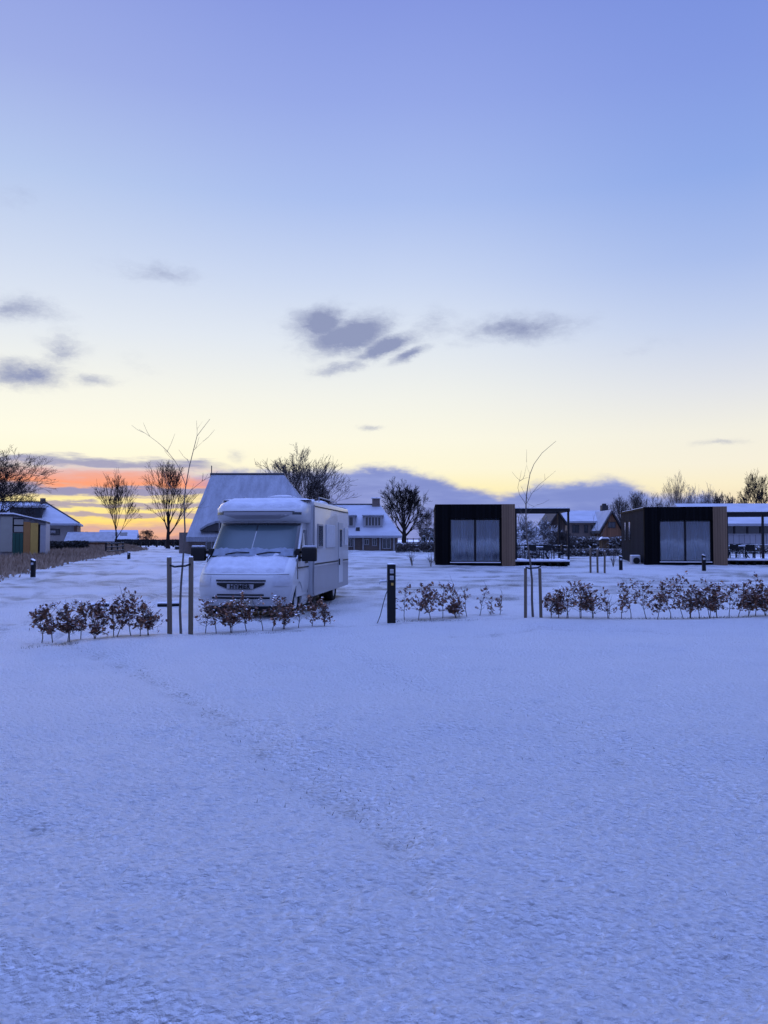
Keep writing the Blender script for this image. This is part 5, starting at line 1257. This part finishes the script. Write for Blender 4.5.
# small shelter, its warm glow put into the wood colour
def shelter():
    Z = 56; g = G(0,Z); x = X(604,Z); root = empty('bird_table', (x, Z, g-.05), 0, 'small snow roofed wooden feeding shelter on a post beyond the three stakes', 'bird table')
    z0 = H(549,Z)-g; z1 = H(539.5,Z)-g; w = 4*Z/F
    mb = MB(); mb.box(-.05,.05,-.05,.05,0,z0); mb.build('post', M['stake'], root)
    mb = MB(); mb.box(-w,w,-.25,.25,z0+.001,z0+.06)
    for sx_ in (-1,1):
        for sy in (-1,1): mb.box(sx_*w*.85-.03, sx_*w*.85+.03, sy*.2-.03, sy*.2+.03, z0+.06, z1)
    mb.box(-w*.8,w*.8,.1,.16,z0+.06,z1); mb.build('box_frame', mat('glow_tinted_wood', (.16,.10,.05), .7, .3, 5), root)
    mb = MB(); mb.prism([(-w-.1,z1),(w+.1,z1),(w*.75,z1+.12),(-w*.75,z1+.12)], 'y', -.32, .32); rf = mb.build('roof', M['darkroof'], root)
    mb = MB(); mb.prism([(-w-.09,z1+.03),(-w*.75,z1+.121),(w*.75,z1+.121),(w+.09,z1+.03),(w*.7,z1+.22),(-w*.7,z1+.22)], 'y', -.31, .31); mb.build('snow_cap', M['snowcap'], rf)
shelter()
# rail fences
def rail_fence(a, b, h, n, rails, label, name='rail_fence', r=.04):
    A = Vector(a); B = Vector(b); root = empty(name, (A.x, A.y, G(0,A.y)), 0, label, 'fence')
    for i in range(n+1):
        p = A.lerp(B, i/n); q = Vector((p.x-A.x, p.y-A.y, G(0,p.y)-G(0,A.y))); mb = MB(); mb.box(q.x-r*1.2,q.x+r*1.2,q.y-r*1.2,q.y+r*1.2,q.z-.1,q.z+h+.05); mb.build('fence_post', M['blackmetal'], root)
    d = (B-A).normalized()
    for k in range(rails):
        z = h*(k+1)/rails - .08; q = Vector((B.x-A.x, B.y-A.y, G(0,B.y)-G(0,A.y))); mb = MB(); s = Vector((-d.y,d.x,0))*.03
        o = Vector((0,0,z)); t = Vector((0,0,r*2)); o = o - s*2.2
        mb.add([o-s, o+s, q+o+s, q+o-s, o-s+t, o+s+t, q+o+s+t, q+o-s+t], [(0,1,2,3),(4,7,6,5),(0,4,5,1),(1,5,6,2),(2,6,7,3),(3,7,4,0)]); mb.build('rail', M['blackmetal'], root)
Zr = 60
rail_fence((X(106,56),56,0),(X(123,60),60,0),.85,3,3,'short dark three-rail fence at the end of the reeds')
rail_fence((X(92,86),86,0),(X(190,84),84,0),.75,12,1,'long low fence with snowy top rail under the sunrise', r=.07)
mb = MB(); mb.box(-.13,.13,-.13,.13,0,1.45); o = mb.build('gate_post', M['brickdull'], loc=(X(94,82),82,G(0,82)), bevel=.02); tag(o, 'single dark gate post right of the white walled house', 'post')
rail_fence((X(402,100),100,0),(X(436,100),100,0),.9,6,2,'far fence between the dark bare tree and the first cabin')

# ------------------------------------------------------------------ camera & render
cam = bpy.data.cameras.new('camera'); co = bpy.data.objects.new('camera', cam); COL.objects.link(co)
co.location = (0,0,CAMZ); co.rotation_euler = (R(90)+PITCH, 0, 0)
cam.sensor_fit = 'VERTICAL'; cam.sensor_height = 24; cam.lens = 24*F/1024; cam.clip_end = 12000; cam.clip_start = .05
sc.camera = co
vs = sc.view_settings; vs.view_transform = 'Standard'; vs.look = 'None'; vs.exposure = 0; vs.gamma = 1; vs.use_curve_mapping = False
sc.render.engine = 'CYCLES'
sc.cycles.use_denoising = True; sc.cycles.max_bounces = 8; sc.cycles.transparent_max_bounces = 16
